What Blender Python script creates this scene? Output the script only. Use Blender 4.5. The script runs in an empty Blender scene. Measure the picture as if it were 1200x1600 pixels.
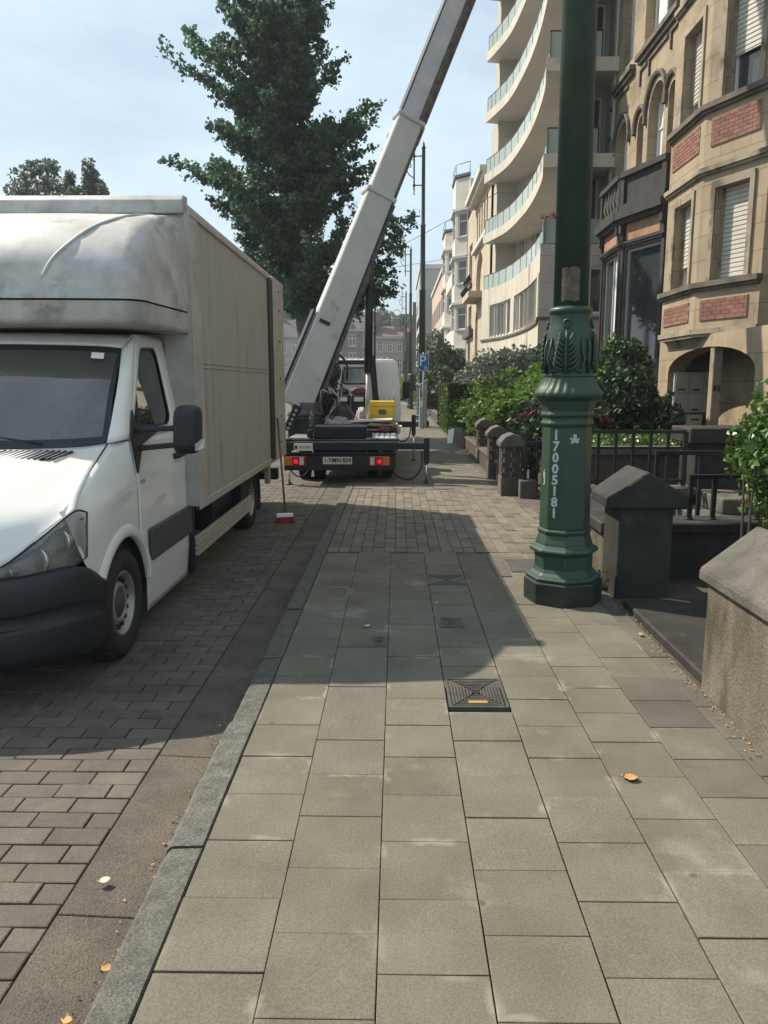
import bpy, bmesh, math, random
from mathutils import Vector, Matrix, noise
R = math.radians
rnd = random.Random(11)
sc = bpy.context.scene
col = sc.collection
# ------------------------------------------------------------------ camera, sky, sun, exposure
cd = bpy.data.cameras.new('camera'); cam = bpy.data.objects.new('camera', cd); col.objects.link(cam)
cam.location = (0, 0, 1.65); cam.rotation_euler = (R(90 - 9.55), 0, R(0.94))
cd.sensor_fit = 'HORIZONTAL'; cd.sensor_width = 36; cd.lens = 36; cd.clip_start = 0.05; cd.clip_end = 3000
sc.camera = cam
SUN = Vector((-2.6, 1.5, 3.08)).normalized()
w = bpy.data.worlds.new('World'); sc.world = w; w.use_nodes = True
nt = w.node_tree; nt.nodes.clear()
def WN(t, **k):
    n = nt.nodes.new(t)
    for a, b in k.items(): setattr(n, a, b)
    return n
sky = WN('ShaderNodeTexSky', sky_type='NISHITA', sun_disc=False)
sky.sun_elevation = math.asin(SUN.z); sky.sun_rotation = math.atan2(SUN.x, SUN.y)
sky.air_density = 1.0; sky.dust_density = 1.6; sky.ozone_density = 1.0
tc = WN('ShaderNodeTexCoord'); mp = WN('ShaderNodeMapping'); mp.inputs['Scale'].default_value = (1, 1, 2.6)
nz = WN('ShaderNodeTexNoise'); nz.inputs['Scale'].default_value = 2.3; nz.inputs['Detail'].default_value = 8; nz.inputs['Roughness'].default_value = .55
rp = WN('ShaderNodeValToRGB'); rp.color_ramp.elements[0].position = .40; rp.color_ramp.elements[1].position = .78
rp.color_ramp.elements[0].color = (0.42, 0.42, 0.42, 1); rp.color_ramp.elements[1].color = (.88, .88, .88, 1)
mx = WN('ShaderNodeMix', data_type='RGBA'); mx.inputs[7].default_value = (9.8, 12.0, 13.4, 1)
bg = WN('ShaderNodeBackground'); bg.inputs['Strength'].default_value = 0.068
wo = WN('ShaderNodeOutputWorld')
L = nt.links.new
L(tc.outputs['Generated'], mp.inputs['Vector']); L(mp.outputs[0], nz.inputs['Vector']); L(nz.outputs['Fac'], rp.inputs[0])
L(rp.outputs[0], mx.inputs[0]); L(sky.outputs[0], mx.inputs[6]); L(mx.outputs[2], bg.inputs[0]); L(bg.outputs[0], wo.inputs[0])
sd = bpy.data.lights.new('sun', 'SUN'); sd.energy = 5.0; sd.angle = R(0.55); sd.color = (1, .905, .76)
so = bpy.data.objects.new('sun', sd); col.objects.link(so); so.location = SUN * 60
so.rotation_euler = (-SUN).to_track_quat('-Z', 'Y').to_euler()
vs = sc.view_settings; vs.view_transform = 'Standard'; vs.look = 'None'; vs.gamma = 1; vs.exposure = 0.52; vs.use_curve_mapping = False
sc.cycles.max_bounces = 8; sc.cycles.transparent_max_bounces = 16; sc.cycles.use_denoising = True
sc.cycles.caustics_reflective = False; sc.cycles.caustics_refractive = False

# ------------------------------------------------------------------ materials
MATS = {}
def M(name, c1, c2=None, sc_=4, rough=.7, bump=0, bs=60, metal=0, isl=0, speck=0, spec=.4, coat=0, stretch=(1, 1, 1), c3=None, s3=1.2, t3=.62, det=6):
    """generic procedural material: two tones by noise, an optional third stain tone, grain, per-piece variation"""
    m = bpy.data.materials.new(name); m.use_nodes = True; t = m.node_tree; N = t.nodes; l = t.links.new
    p = N['Principled BSDF']
    p.inputs['Roughness'].default_value = rough; p.inputs['Metallic'].default_value = metal
    p.inputs['Specular IOR Level'].default_value = spec; p.inputs['Coat Weight'].default_value = coat; p.inputs['Coat Roughness'].default_value = .05
    c2 = c2 or c1
    g = N.new('ShaderNodeNewGeometry'); mpn = N.new('ShaderNodeMapping'); mpn.inputs['Scale'].default_value = stretch
    l(g.outputs['Position'], mpn.inputs['Vector'])
    n1 = N.new('ShaderNodeTexNoise'); n1.inputs['Scale'].default_value = sc_; n1.inputs['Detail'].default_value = det; n1.inputs['Roughness'].default_value = .6
    l(mpn.outputs[0], n1.inputs['Vector'])
    r1 = N.new('ShaderNodeValToRGB'); r1.color_ramp.elements[0].position = .35; r1.color_ramp.elements[1].position = .66
    r1.color_ramp.elements[0].color = (*c1, 1); r1.color_ramp.elements[1].color = (*c2, 1)
    l(n1.outputs['Fac'], r1.inputs[0]); out = r1.outputs[0]
    def mix(a, b, f, mode='MIX'):
        x = N.new('ShaderNodeMix'); x.data_type = 'RGBA'; x.blend_type = mode
        for s, v in ((0, f), (6, a), (7, b)):
            if hasattr(v, 'is_output'): l(v, x.inputs[s])
            else: x.inputs[s].default_value = v
        return x.outputs[2]
    if c3:
        n3 = N.new('ShaderNodeTexNoise'); n3.inputs['Scale'].default_value = s3; n3.inputs['Detail'].default_value = 9; n3.inputs['Roughness'].default_value = .65
        l(mpn.outputs[0], n3.inputs['Vector'])
        r3 = N.new('ShaderNodeMapRange'); r3.inputs[1].default_value = t3; r3.inputs[2].default_value = t3 + .12
        l(n3.outputs['Fac'], r3.inputs[0]); out = mix(out, (*c3, 1), r3.outputs[0])
    if speck:
        n4 = N.new('ShaderNodeTexNoise'); n4.inputs['Scale'].default_value = 130; n4.inputs['Detail'].default_value = 2
        l(g.outputs['Position'], n4.inputs['Vector'])
        r4 = N.new('ShaderNodeMapRange'); r4.inputs[1].default_value = .3; r4.inputs[2].default_value = .7
        r4.inputs[3].default_value = 1 - speck; r4.inputs[4].default_value = 1 + speck
        l(n4.outputs['Fac'], r4.inputs[0]); out = mix(out, r4.outputs[0], 1.0, 'MULTIPLY')
    if isl:
        r5 = N.new('ShaderNodeMapRange'); r5.inputs[3].default_value = 1 - isl; r5.inputs[4].default_value = 1 + isl
        oi = N.new('ShaderNodeObjectInfo'); ad = N.new('ShaderNodeMath'); ad.operation = 'ADD'; fr = N.new('ShaderNodeMath'); fr.operation = 'FRACT'
        l(g.outputs['Random Per Island'], ad.inputs[0]); l(oi.outputs['Random'], ad.inputs[1]); l(ad.outputs[0], fr.inputs[0])
        l(fr.outputs[0], r5.inputs[0]); out = mix(out, r5.outputs[0], 1.0, 'MULTIPLY')
    l(out, p.inputs['Base Color'])
    if bump:
        nb = N.new('ShaderNodeTexNoise'); nb.inputs['Scale'].default_value = bs; nb.inputs['Detail'].default_value = 4
        l(mpn.outputs[0], nb.inputs['Vector'])
        b = N.new('ShaderNodeBump'); b.inputs['Strength'].default_value = bump; b.inputs['Distance'].default_value = .01
        l(nb.outputs['Fac'], b.inputs['Height']); l(b.outputs[0], p.inputs['Normal'])
    MATS[name] = m
    return m
def ashlar(m, sx, sz, depth=.35):
    """add ashlar joints (fine relief) to a stone material, vertical faces"""
    t = m.node_tree; N = t.nodes; l = t.links.new; p = N['Principled BSDF']
    g = N.new('ShaderNodeNewGeometry'); s = N.new('ShaderNodeSeparateXYZ'); l(g.outputs['Position'], s.inputs[0])
    a = N.new('ShaderNodeMath'); a.operation = 'SUBTRACT'; l(s.outputs[1], a.inputs[0]); l(s.outputs[0], a.inputs[1])
    c = N.new('ShaderNodeCombineXYZ'); l(a.outputs[0], c.inputs[0]); l(s.outputs[2], c.inputs[1])
    b = N.new('ShaderNodeTexBrick'); b.inputs['Scale'].default_value = 1; b.inputs['Brick Width'].default_value = sx; b.inputs['Row Height'].default_value = sz
    b.inputs['Mortar Size'].default_value = .008; b.inputs['Mortar Smooth'].default_value = .2
    b.inputs['Color1'].default_value = (1, 1, 1, 1); b.inputs['Color2'].default_value = (.86, .86, .86, 1); b.inputs['Mortar'].default_value = (.55, .52, .5, 1)
    l(c.outputs[0], b.inputs['Vector'])
    old = p.inputs['Base Color'].links[0].from_socket
    x = N.new('ShaderNodeMix'); x.data_type = 'RGBA'; x.blend_type = 'MULTIPLY'; x.inputs[0].default_value = 1
    l(old, x.inputs[6]); l(b.outputs[0], x.inputs[7]); l(x.outputs[2], p.inputs['Base Color'])
    return m
def glass_clear(name, tint, refl=1.0):
    m = bpy.data.materials.new(name); m.use_nodes = True; t = m.node_tree; N = t.nodes; l = t.links.new; N.clear()
    o = N.new('ShaderNodeOutputMaterial'); tr = N.new('ShaderNodeBsdfTransparent'); tr.inputs[0].default_value = (*tint, 1)
    gl = N.new('ShaderNodeBsdfGlossy'); gl.inputs['Roughness'].default_value = .02
    fr = N.new('ShaderNodeFresnel'); fr.inputs[0].default_value = 1.52; k = N.new('ShaderNodeMath'); k.operation = 'MULTIPLY'; k.inputs[1].default_value = refl; k.use_clamp = True
    mxx = N.new('ShaderNodeMixShader')
    l(fr.outputs[0], k.inputs[0]); l(k.outputs[0], mxx.inputs[0]); l(tr.outputs[0], mxx.inputs[1]); l(gl.outputs[0], mxx.inputs[2]); l(mxx.outputs[0], o.inputs[0])
    MATS[name] = m; return m
def leafmat(name, c1, c2, tr=.35, rough=.5, spec=.35):
    m = M(name, c1, c2, sc_=2.2, rough=rough, spec=spec, isl=.35); t = m.node_tree; N = t.nodes; l = t.links.new
    p = N['Principled BSDF']; o = N['Material Output']; x = N.new('ShaderNodeMixShader'); x.inputs[0].default_value = tr
    ts = N.new('ShaderNodeBsdfTranslucent'); l(p.inputs['Base Color'].links[0].from_socket, ts.inputs[0])
    l(p.outputs[0], x.inputs[1]); l(ts.outputs[0], x.inputs[2]); l(x.outputs[0], o.inputs[0]); return m

M('slab', (.108, .099, .074), (.158, .146, .112), 1.9, .86, .28, 240, isl=.07, speck=.2, c3=(.225, .21, .17), s3=1.25, t3=.575, det=14)
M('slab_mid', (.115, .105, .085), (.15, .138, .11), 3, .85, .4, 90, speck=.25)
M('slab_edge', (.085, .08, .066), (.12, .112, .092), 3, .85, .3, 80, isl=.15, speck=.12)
M('joint', (.07, .063, .052), (.13, .118, .10), 9, .95, .4, 120)
M('paver', (.085, .075, .061), (.122, .108, .088), 5, .85, .35, 110, isl=.16, speck=.18, c3=(.2, .182, .15), s3=2.2, t3=.64)
M('drive_paver', (.125, .109, .083), (.17, .149, .115), 5, .85, .3, 110, isl=.2, speck=.15)
M('gutter', (.075, .064, .052), (.12, .104, .084), 4, .9, .7, 150, speck=.34, isl=.05, c3=(.075, .058, .045), s3=3, t3=.56)
M('granite', (.066, .064, .055), (.115, .112, .098), 14, .8, .6, 60, speck=.45, isl=.08)
M('asphalt', (.11, .105, .1), (.15, .145, .135), 6, .9, .4, 120, speck=.2)
M('earth', (.055, .045, .032), (.09, .075, .055), 7, .95, .6, 40)
M('white_paint', (.70, .69, .645), (.75, .74, .70), 2.5, .32, coat=.5, c3=(.60, .585, .53), s3=1.5, t3=.6)
M('black_plastic', (.014, .017, .021), (.021, .024, .029), 6, .5, .08, 200)
M('grey_plastic', (.055, .055, .06), (.07, .07, .075), 6, .55)
M('dark_metal', (.006, .0085, .012), (.012, .015, .02), 7, .5, .1, 40)
M('rubber', (.018, .018, .018), (.028, .027, .025), 12, .8, .2, 60)
M('steel_rim', (.30, .285, .25), (.40, .38, .34), 14, .45, metal=.5, c3=(.18, .15, .12), s3=9, t3=.58)
M('aluminium', (.42, .39, .33), (.52, .49, .42), 9, .45, metal=.4, stretch=(1, .2, 1))
M('chrome', (.75, .75, .76), None, 3, .12, metal=1)
M('lamp_grey', (.42, .42, .42), (.62, .62, .61), 18, .25, coat=.6, spec=.6)
M('box_panel', (.355, .345, .312), (.40, .39, .355), 2.4, .6, .04, 30, stretch=(4, 4, .35), c3=(.19, .165, .125), s3=2.0, t3=.56, det=15)
M('box_front', (.36, .35, .325), (.56, .55, .52), 3.5, .55, .05, 30, c3=(.27, .26, .24), s3=3.0, t3=.56, det=14)
M('box_profile', (.36, .34, .30), (.48, .46, .42), 4, .5, c3=(.27, .2, .13), s3=3, t3=.68)
M('dark_strip', (.018, .018, .02), (.035, .033, .032), 5, .6)
M('crane_white', (.42, .42, .40), (.49, .49, .47), 2, .45, coat=.1, c3=(.33, .32, .29), s3=2.3, t3=.62, det=12)
M('crane_grey', (.36, .375, .41), (.45, .465, .5), 3, .38, metal=.35, c3=(.3, .3, .31), s3=2, t3=.6)
M('grease', (.025, .022, .02), (.11, .10, .09), 8, .45, .3, 30, spec=.5)
M('yellow_plastic', (.62, .42, .025), (.68, .48, .04), 4, .45)
M('cardboard', (.34, .25, .15), (.42, .32, .2), 4, .85, isl=.12)
M('bag', (.02, .021, .024), (.04, .042, .048), 5, .4, .5, 9)
M('cloth', (.30, .27, .28), (.42, .38, .39), 9, .9, .5, 14)
M('pink', (.10, .025, .034), (.2, .06, .075), 9, .8, .5, 14)
M('checker_plate', (.30, .30, .29), (.46, .46, .44), 10, .4, .2, 30, metal=.5)
M('plate_white', (.62, .60, .54), None, 3, .5)
M('plate_ink', (.05, .006, .008), None, 3, .5)
M('ink', (.02, .02, .022), None, 3, .5)
M('blue_sign', (.012, .10, .36), (.016, .12, .40), 3, .4)
M('sign_white', (.78, .78, .78), None, 3, .4)
M('amber', (.5, .15, .02), None, 3, .25, coat=1)
M('red_lens', (.35, .012, .015), None, 3, .2, coat=1)
M('broom_red', (.33, .015, .03), (.45, .03, .05), 20, .8)
M('wood_handle', (.13, .06, .03), (.2, .1, .05), 9, .6)
M('lamp_green', (.021, .047, .031), (.035, .068, .045), 3, .5, .12, 30, coat=.08, c3=(.16, .19, .15), s3=13, t3=.70, spec=.4)
M('lamp_base', (.010, .016, .013), (.024, .034, .028), 7, .5, .4, 25, c3=(.30, .29, .25), s3=5.5, t3=.66)
M('stencil', (.52, .57, .53), (.4, .45, .41), 30, .7)
M('rust_patch', (.10, .075, .05), (.16, .13, .09), 18, .9, .6, 40)
M('bluestone', (.014, .0135, .012), (.034, .032, .028), 4, .75, .3, 50, speck=.15, c3=(.06, .056, .048), s3=3, t3=.62)
M('bluestone_dark', (.014, .014, .014), (.032, .031, .029), 5, .75, .3, 50, speck=.12)
M('wall_concrete', (.115, .097, .07), (.19, .163, .122), 3.5, .92, .9, 150, speck=.34, c3=(.062, .058, .034), s3=2.0, t3=.535, stretch=(1, 1, .4), det=12)
M('cap_stone', (.07, .066, .057), (.125, .117, .10), 5, .88, .6, 110, speck=.3, c3=(.19, .18, .155), s3=4, t3=.63)
M('pillar_brick', (.05, .034, .027), (.085, .055, .042), 8, .85, .3, 60)
M('sandstone', (.27, .213, .138), (.36, .288, .192), 1.5, .85, .15, 40, c3=(.185, .147, .098), s3=.9, t3=.54, det=12)
ashlar(MATS['sandstone'], .85, .42)
M('sand_trim', (.22, .185, .135), (.32, .27, .20), 2.5, .85, .15, 40, c3=(.10, .085, .063), s3=1.6, t3=.52)
M('brown_trim', (.075, .064, .05), (.15, .128, .10), 2.5, .85, .15, 40)
M('brick', (.175, .078, .055), (.245, .112, .08), 9, .85, .3, 80, isl=.22)
M('mortar', (.40, .36, .30), None, 5, .9)
M('terracotta', (.22, .125, .07), (.36, .21, .125), 5, .8)
M('apartment', (.46, .42, .345), (.55, .51, .43), 1.2, .8, .08, 40, c3=(.33, .29, .22), s3=.9, t3=.58, stretch=(1.5, 1.5, .6))
M('apartment_side', (.42, .385, .315), (.49, .45, .375), 1.2, .8, .08, 40); ashlar(MATS['apartment_side'], 1.4, .75)
M('soffit', (.56, .55, .52), (.62, .61, .58), 1, .85)
M('white_render', (.50, .475, .42), (.58, .55, .49), .8, .85, c3=(.5, .47, .41), s3=.6, t3=.6)
M('cream_stone', (.43, .36, .27), (.51, .43, .33), .9, .85); ashlar(MATS['cream_stone'], .9, .45)
M('pinkish', (.44, .33, .27), (.5, .39, .32), 1, .85)
M('grey_render', (.36, .345, .31), (.44, .42, .38), .5, .85)
M('brown_wall', (.09, .065, .055), (.13, .10, .08), 1, .85)
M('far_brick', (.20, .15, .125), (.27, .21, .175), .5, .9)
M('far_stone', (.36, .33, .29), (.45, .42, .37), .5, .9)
M('slate', (.055, .052, .056), (.085, .08, .082), 2, .7)
M('red_tile', (.13, .08, .062), (.18, .11, .085), 2, .8)
M('pane', (.025, .032, .036), (.05, .06, .065), .8, .04, spec=.9)
M('pane_light', (.16, .19, .2), (.3, .33, .34), .5, .05, spec=.9)
M('curtain', (.55, .55, .53), (.65, .65, .63), 3, .9, stretch=(6, 6, .3))
M('window_white', (.68, .68, .66), None, 3, .45)
M('shutter', (.42, .40, .35), (.48, .46, .41), 3, .55)
M('iron', (.008, .009, .011), (.016, .017, .02), 6, .45)
M('bark', (.075, .055, .042), (.13, .10, .078), 9, .9, .8, 20, stretch=(1, 1, .3))
M('mailbox', (.40, .39, .35), (.47, .46, .42), 5, .5)
M('meter_grey', (.30, .32, .31), (.36, .38, .37), 3, .5)
M('cast_iron', (.075, .07, .062), (.13, .12, .105), 8, .55, .2, 60, metal=.4)
M('brass', (.62, .45, .12), None, 8, .35, metal=.6)
M('dry_leaf', (.35, .17, .06), (.5, .32, .15), 9, .8, isl=.3)
M('pale_leaf', (.55, .48, .33), (.6, .55, .4), 9, .8)
M('wire', (.05, .05, .05), None, 3, .6)
M('seat', (.06, .06, .066), (.09, .09, .095), 6, .8)
M('lamp_housing', (.10, .10, .095), (.30, .295, .28), 14, .35, .2, 60, coat=.4)
M('reflector', (.55, .55, .53), (.7, .7, .68), 30, .28, metal=.8)
M('lamp_glass', (.6, .6, .56), None, 3, .3)
leafmat('ginkgo_leaf', (.042, .098, .058), (.09, .17, .09), .5)
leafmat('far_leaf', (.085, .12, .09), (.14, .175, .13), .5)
leafmat('shrub_leaf', (.09, .17, .025), (.16, .26, .05), .4)
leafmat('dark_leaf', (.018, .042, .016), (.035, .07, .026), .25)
leafmat('gloss_leaf', (.05, .11, .018), (.11, .20, .035), .25, .28, .6)
leafmat('grey_leaf', (.10, .125, .095), (.16, .19, .14), .25)
leafmat('hedge_leaf', (.05, .085, .012), (.09, .13, .02), .3)
leafmat('flower_red', (.12, .016, .022), (.2, .035, .04), .2)
glass_clear('windscreen', (.66, .70, .72), 2.6)
glass_clear('door_glass', (.4, .46, .42), 2.0)
glass_clear('lens', (.85, .85, .85), 1.2)
glass_clear('rail_glass', (.62, .74, .70), 1.3)
glass_clear('bottle', (.8, .8, .8), 1.5)
def edge_stain(m, half, c):
    """pale lime bloom that gathers along some edges of a slab"""
    t = m.node_tree; N = t.nodes; l = t.links.new; p = N['Principled BSDF']; tc_ = N.new('ShaderNodeTexCoord'); s_ = N.new('ShaderNodeSeparateXYZ'); l(tc_.outputs['Object'], s_.inputs[0])
    ab = []
    for k in (0, 1): a = N.new('ShaderNodeMath'); a.operation = 'ABSOLUTE'; l(s_.outputs[k], a.inputs[0]); ab.append(a)
    mxx = N.new('ShaderNodeMath'); mxx.operation = 'MAXIMUM'; l(ab[0].outputs[0], mxx.inputs[0]); l(ab[1].outputs[0], mxx.inputs[1])
    lt = N.new('ShaderNodeMath'); lt.operation = 'LESS_THAN'; l(mxx.outputs[0], lt.inputs[0]); lt.inputs[1].default_value = .3
    r = N.new('ShaderNodeMapRange'); r.inputs[1].default_value = half - .026; r.inputs[2].default_value = half - .006
    gw_ = N.new('ShaderNodeNewGeometry'); nw = N.new('ShaderNodeTexNoise'); nw.inputs['Scale'].default_value = 16; nw.inputs['Detail'].default_value = 6; l(gw_.outputs['Position'], nw.inputs['Vector'])
    wa = N.new('ShaderNodeMath'); wa.operation = 'MULTIPLY_ADD'; l(nw.outputs['Fac'], wa.inputs[0]); wa.inputs[1].default_value = .075; l(mxx.outputs[0], wa.inputs[2])
    wb_ = N.new('ShaderNodeMath'); wb_.operation = 'SUBTRACT'; l(wa.outputs[0], wb_.inputs[0]); wb_.inputs[1].default_value = .0375; l(wb_.outputs[0], r.inputs[0])
    g_ = N.new('ShaderNodeNewGeometry'); n = N.new('ShaderNodeTexNoise'); n.inputs['Scale'].default_value = 3.1; n.inputs['Detail'].default_value = 7; l(g_.outputs['Position'], n.inputs['Vector'])
    r2 = N.new('ShaderNodeMapRange'); r2.inputs[1].default_value = .55; r2.inputs[2].default_value = .68; l(n.outputs['Fac'], r2.inputs[0])
    m1 = N.new('ShaderNodeMath'); m1.operation = 'MULTIPLY'; l(r.outputs[0], m1.inputs[0]); l(r2.outputs[0], m1.inputs[1])
    m2 = N.new('ShaderNodeMath'); m2.operation = 'MULTIPLY'; l(m1.outputs[0], m2.inputs[0]); l(lt.outputs[0], m2.inputs[1])
    x = N.new('ShaderNodeMix'); x.data_type = 'RGBA'; l(m2.outputs[0], x.inputs[0]); l(p.inputs['Base Color'].links[0].from_socket, x.inputs[6]); x.inputs[7].default_value = (*c, 1); l(x.outputs[2], p.inputs['Base Color'])
edge_stain(MATS['slab'], .158, (.255, .236, .188))
def dusty(name, c, f):
    t = MATS[name].node_tree; N = t.nodes; l = t.links.new; o = N['Material Output']; old = o.inputs[0].links[0].from_socket
    d = N.new('ShaderNodeBsdfDiffuse'); d.inputs[0].default_value = (*c, 1); x = N.new('ShaderNodeMixShader'); x.inputs[0].default_value = f
    l(old, x.inputs[1]); l(d.outputs[0], x.inputs[2]); l(x.outputs[0], o.inputs[0])
def gum(m, c):
    """scattered dark trodden spots"""
    t = m.node_tree; N = t.nodes; l = t.links.new; p = N['Principled BSDF']; g_ = N.new('ShaderNodeNewGeometry'); nw = N.new('ShaderNodeTexNoise'); nw.inputs['Scale'].default_value = 25
    va = N.new('ShaderNodeVectorMath'); va.operation = 'MULTIPLY_ADD'; va.inputs[1].default_value = (.02, .02, .02); l(g_.outputs['Position'], nw.inputs['Vector']); l(nw.outputs['Color'], va.inputs[0]); l(g_.outputs['Position'], va.inputs[2])
    v = N.new('ShaderNodeTexVoronoi'); v.inputs['Scale'].default_value = 2.6; v.inputs['Randomness'].default_value = 1; l(va.outputs[0], v.inputs['Vector'])
    r = N.new('ShaderNodeMapRange'); r.inputs[1].default_value = .045; r.inputs[2].default_value = .03; l(v.outputs['Distance'], r.inputs[0])
    k = N.new('ShaderNodeMath'); k.operation = 'MULTIPLY'; k.inputs[1].default_value = .55; l(r.outputs[0], k.inputs[0])
    x = N.new('ShaderNodeMix'); x.data_type = 'RGBA'; l(k.outputs[0], x.inputs[0]); l(p.inputs['Base Color'].links[0].from_socket, x.inputs[6]); x.inputs[7].default_value = (*c, 1); l(x.outputs[2], p.inputs['Base Color'])
gum(MATS['slab'], (.045, .042, .034))
dusty('rail_glass', (.52, .62, .58), .55); dusty('windscreen', (.5, .5, .48), .12); dusty('lens', (.5, .49, .45), .16)
# a lit brake lamp core
bm_ = bpy.data.materials.new('brake_light'); bm_.use_nodes = True; MATS['brake_light'] = bm_
_p = bm_.node_tree.nodes['Principled BSDF']; _p.inputs['Base Color'].default_value = (.6, .02, .02, 1); _p.inputs['Emission Color'].default_value = (1, .03, .03, 1); _p.inputs['Emission Strength'].default_value = .3

# ------------------------------------------------------------------ mesh builder and object helpers
V = Vector
ORG = {}
def org(o):
    return ORG.get(o.name, V((0, 0, 0))) if o else V((0, 0, 0))
class MB:
    def __init__(s): s.v = []; s.f = []; s.s = []
    def add(s, vs_, fs, smooth=False):
        n = len(s.v); s.v.extend([V(p) for p in vs_])
        for f in fs: s.f.append([i + n for i in f]); s.s.append(smooth)
        return s
    def box(s, x0, x1, y0, y1, z0, z1):
        return s.add([(x, y, z) for z in (z0, z1) for y in (y0, y1) for x in (x0, x1)],
                     [(0, 2, 3, 1), (4, 5, 7, 6), (0, 1, 5, 4), (2, 6, 7, 3), (0, 4, 6, 2), (1, 3, 7, 5)])
    def hexa(s, b, t):
        """solid from two quads (bottom, top), counter-clockwise from above"""
        return s.add(list(b) + list(t), [(3, 2, 1, 0), (4, 5, 6, 7)] + [(i, (i + 1) % 4, (i + 1) % 4 + 4, i + 4) for i in range(4)])
    def ext(s, poly, vec, smooth=False):
        n = len(poly); vec = V(vec); poly = [V(p) for p in poly]
        s.add(poly + [p + vec for p in poly], [tuple(range(n))[::-1], tuple(range(n, 2 * n))])
        return s.add(poly + [p + vec for p in poly], [(i, (i + 1) % n, (i + 1) % n + n, i + n) for i in range(n)], smooth)
    def bar(s, a, b, wx, wz, up=(0, 0, 1)):
        """rectangular bar from a to b"""
        a = V(a); b = V(b); d = (b - a).normalized(); up = V(up)
        if abs(d.dot(up)) > .98: up = V((0, 1, 0))
        r = d.cross(up).normalized(); u = r.cross(d)
        q = [(-1, -1), (1, -1), (1, 1), (-1, 1)]
        return s.hexa([a + r * (i * wx / 2) + u * (j * wz / 2) for i, j in q], [b + r * (i * wx / 2) + u * (j * wz / 2) for i, j in q])
    def grid(s, rows, smooth=True, closed=False):
        n = len(rows[0]); vs_ = [p for r in rows for p in r]; fs = []
        for i in range(len(rows) - 1):
            for j in range(n if closed else n - 1):
                k = (j + 1) % n; fs.append((i * n + j, i * n + k, (i + 1) * n + k, (i + 1) * n + j))
        return s.add(vs_, fs, smooth)
    def lathe(s, prof, c=(0, 0, 0), n=20, axis='z', smooth=True, rot=0, cap=True):
        c = V(c); rows = []
        for r, h in prof:
            ring = []
            for i in range(n):
                a = 2 * math.pi * i / n + rot; u, v_ = r * math.cos(a), r * math.sin(a)
                ring.append(c + (V((u, v_, h)) if axis == 'z' else V((h, u, v_)) if axis == 'x' else V((u, h, v_))))
            rows.append(ring)
        s.grid(rows, smooth, True)
        if cap:
            s.add(rows[0], [tuple(range(n))[::-1]]); s.add(rows[-1], [tuple(range(n))])
        return s
    def tube(s, pts, r, n=8, smooth=True):
        pts = [V(p) for p in pts]; rows = []; rr = r if isinstance(r, (list, tuple)) else [r] * len(pts)
        u = None
        for i, p in enumerate(pts):
            d = (pts[min(i + 1, len(pts) - 1)] - pts[max(i - 1, 0)]).normalized()
            if u is None: u = d.orthogonal().normalized()
            u = (u - d * u.dot(d)); u = u.normalized() if u.length > 1e-6 else d.orthogonal().normalized()
            w_ = d.cross(u)
            rows.append([p + (u * math.cos(2 * math.pi * k / n) + w_ * math.sin(2 * math.pi * k / n)) * rr[i] for k in range(n)])
        s.grid(rows, smooth, True)
        s.add(rows[0], [tuple(range(n))[::-1]]); s.add(rows[-1], [tuple(range(n))]); return s
    def mesh(s, name, o, bev=0, seg=1, weld=True, solid=0):
        me = bpy.data.meshes.new(name); me.from_pydata([p - o for p in s.v], [], s.f)
        me.polygons.foreach_set('use_smooth', s.s)
        if weld or bev or solid:
            b = bmesh.new(); b.from_mesh(me)
            if weld: bmesh.ops.remove_doubles(b, verts=b.verts, dist=1e-5)
            bmesh.ops.recalc_face_normals(b, faces=b.faces)
            if bev:
                ed = [e for e in b.edges if len(e.link_faces) == 2 and e.calc_face_angle(0) > R(28)]
                bmesh.ops.bevel(b, geom=ed, offset=bev, segments=seg, affect='EDGES', profile=.5, clamp_overlap=True)
            if solid: bmesh.ops.solidify(b, geom=b.faces[:], thickness=solid)
            b.to_mesh(me); b.free()
        return me
    def build(s, name, mat, parent=None, bev=0, seg=1, loc=None, weld=True, solid=0):
        o = V(loc) if loc is not None else org(parent)
        me = s.mesh(name, o, bev, seg, weld, solid); me.materials.append(MATS[mat])
        ob = bpy.data.objects.new(name, me); col.objects.link(ob)
        if parent: ob.parent = parent; ORG[ob.name] = o
        elif loc is not None: ob.location = o; ORG[ob.name] = o
        return ob
def tag(o, label, cat, group=None):
    o['label'] = label; o['category'] = cat
    if group: o['group'] = group
    return o
def thing(name, label, cat, loc, group=None):
    o = bpy.data.objects.new(name, None); col.objects.link(o); o.location = loc; o.empty_display_size = .2
    ORG[o.name] = V(loc); return tag(o, label, cat, group)
def struct(o): o['kind'] = 'structure'; return o
def stuff(o): o['kind'] = 'stuff'; return o
def copy_tree(root, loc, label):
    r = root.copy(); col.objects.link(r); r.location = loc; r['label'] = label
    for ch in root.children:
        c = ch.copy(); col.objects.link(c); c.parent = r
        for g in ch.children:
            d = g.copy(); col.objects.link(d); d.parent = c
    return r
def cr(p0, p1, p2, p3, t):
    return .5 * ((2 * p1) + (p2 - p0) * t + (2 * p0 - 5 * p1 + 4 * p2 - p3) * t * t + (3 * p1 - p0 - 3 * p2 + p3) * t ** 3)
def spline(pts, n):
    pts = [V(p) for p in pts]; out = []; m = len(pts) - 1
    for i in range(n + 1):
        f = i / n * m; k = min(int(f), m - 1); t = f - k
        p0 = pts[k - 1] if k else pts[0] * 2 - pts[1]; p3 = pts[k + 2] if k + 2 <= m else pts[m] * 2 - pts[m - 1]
        out.append(cr(p0, pts[k], pts[k + 1], p3, t))
    return out
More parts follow.
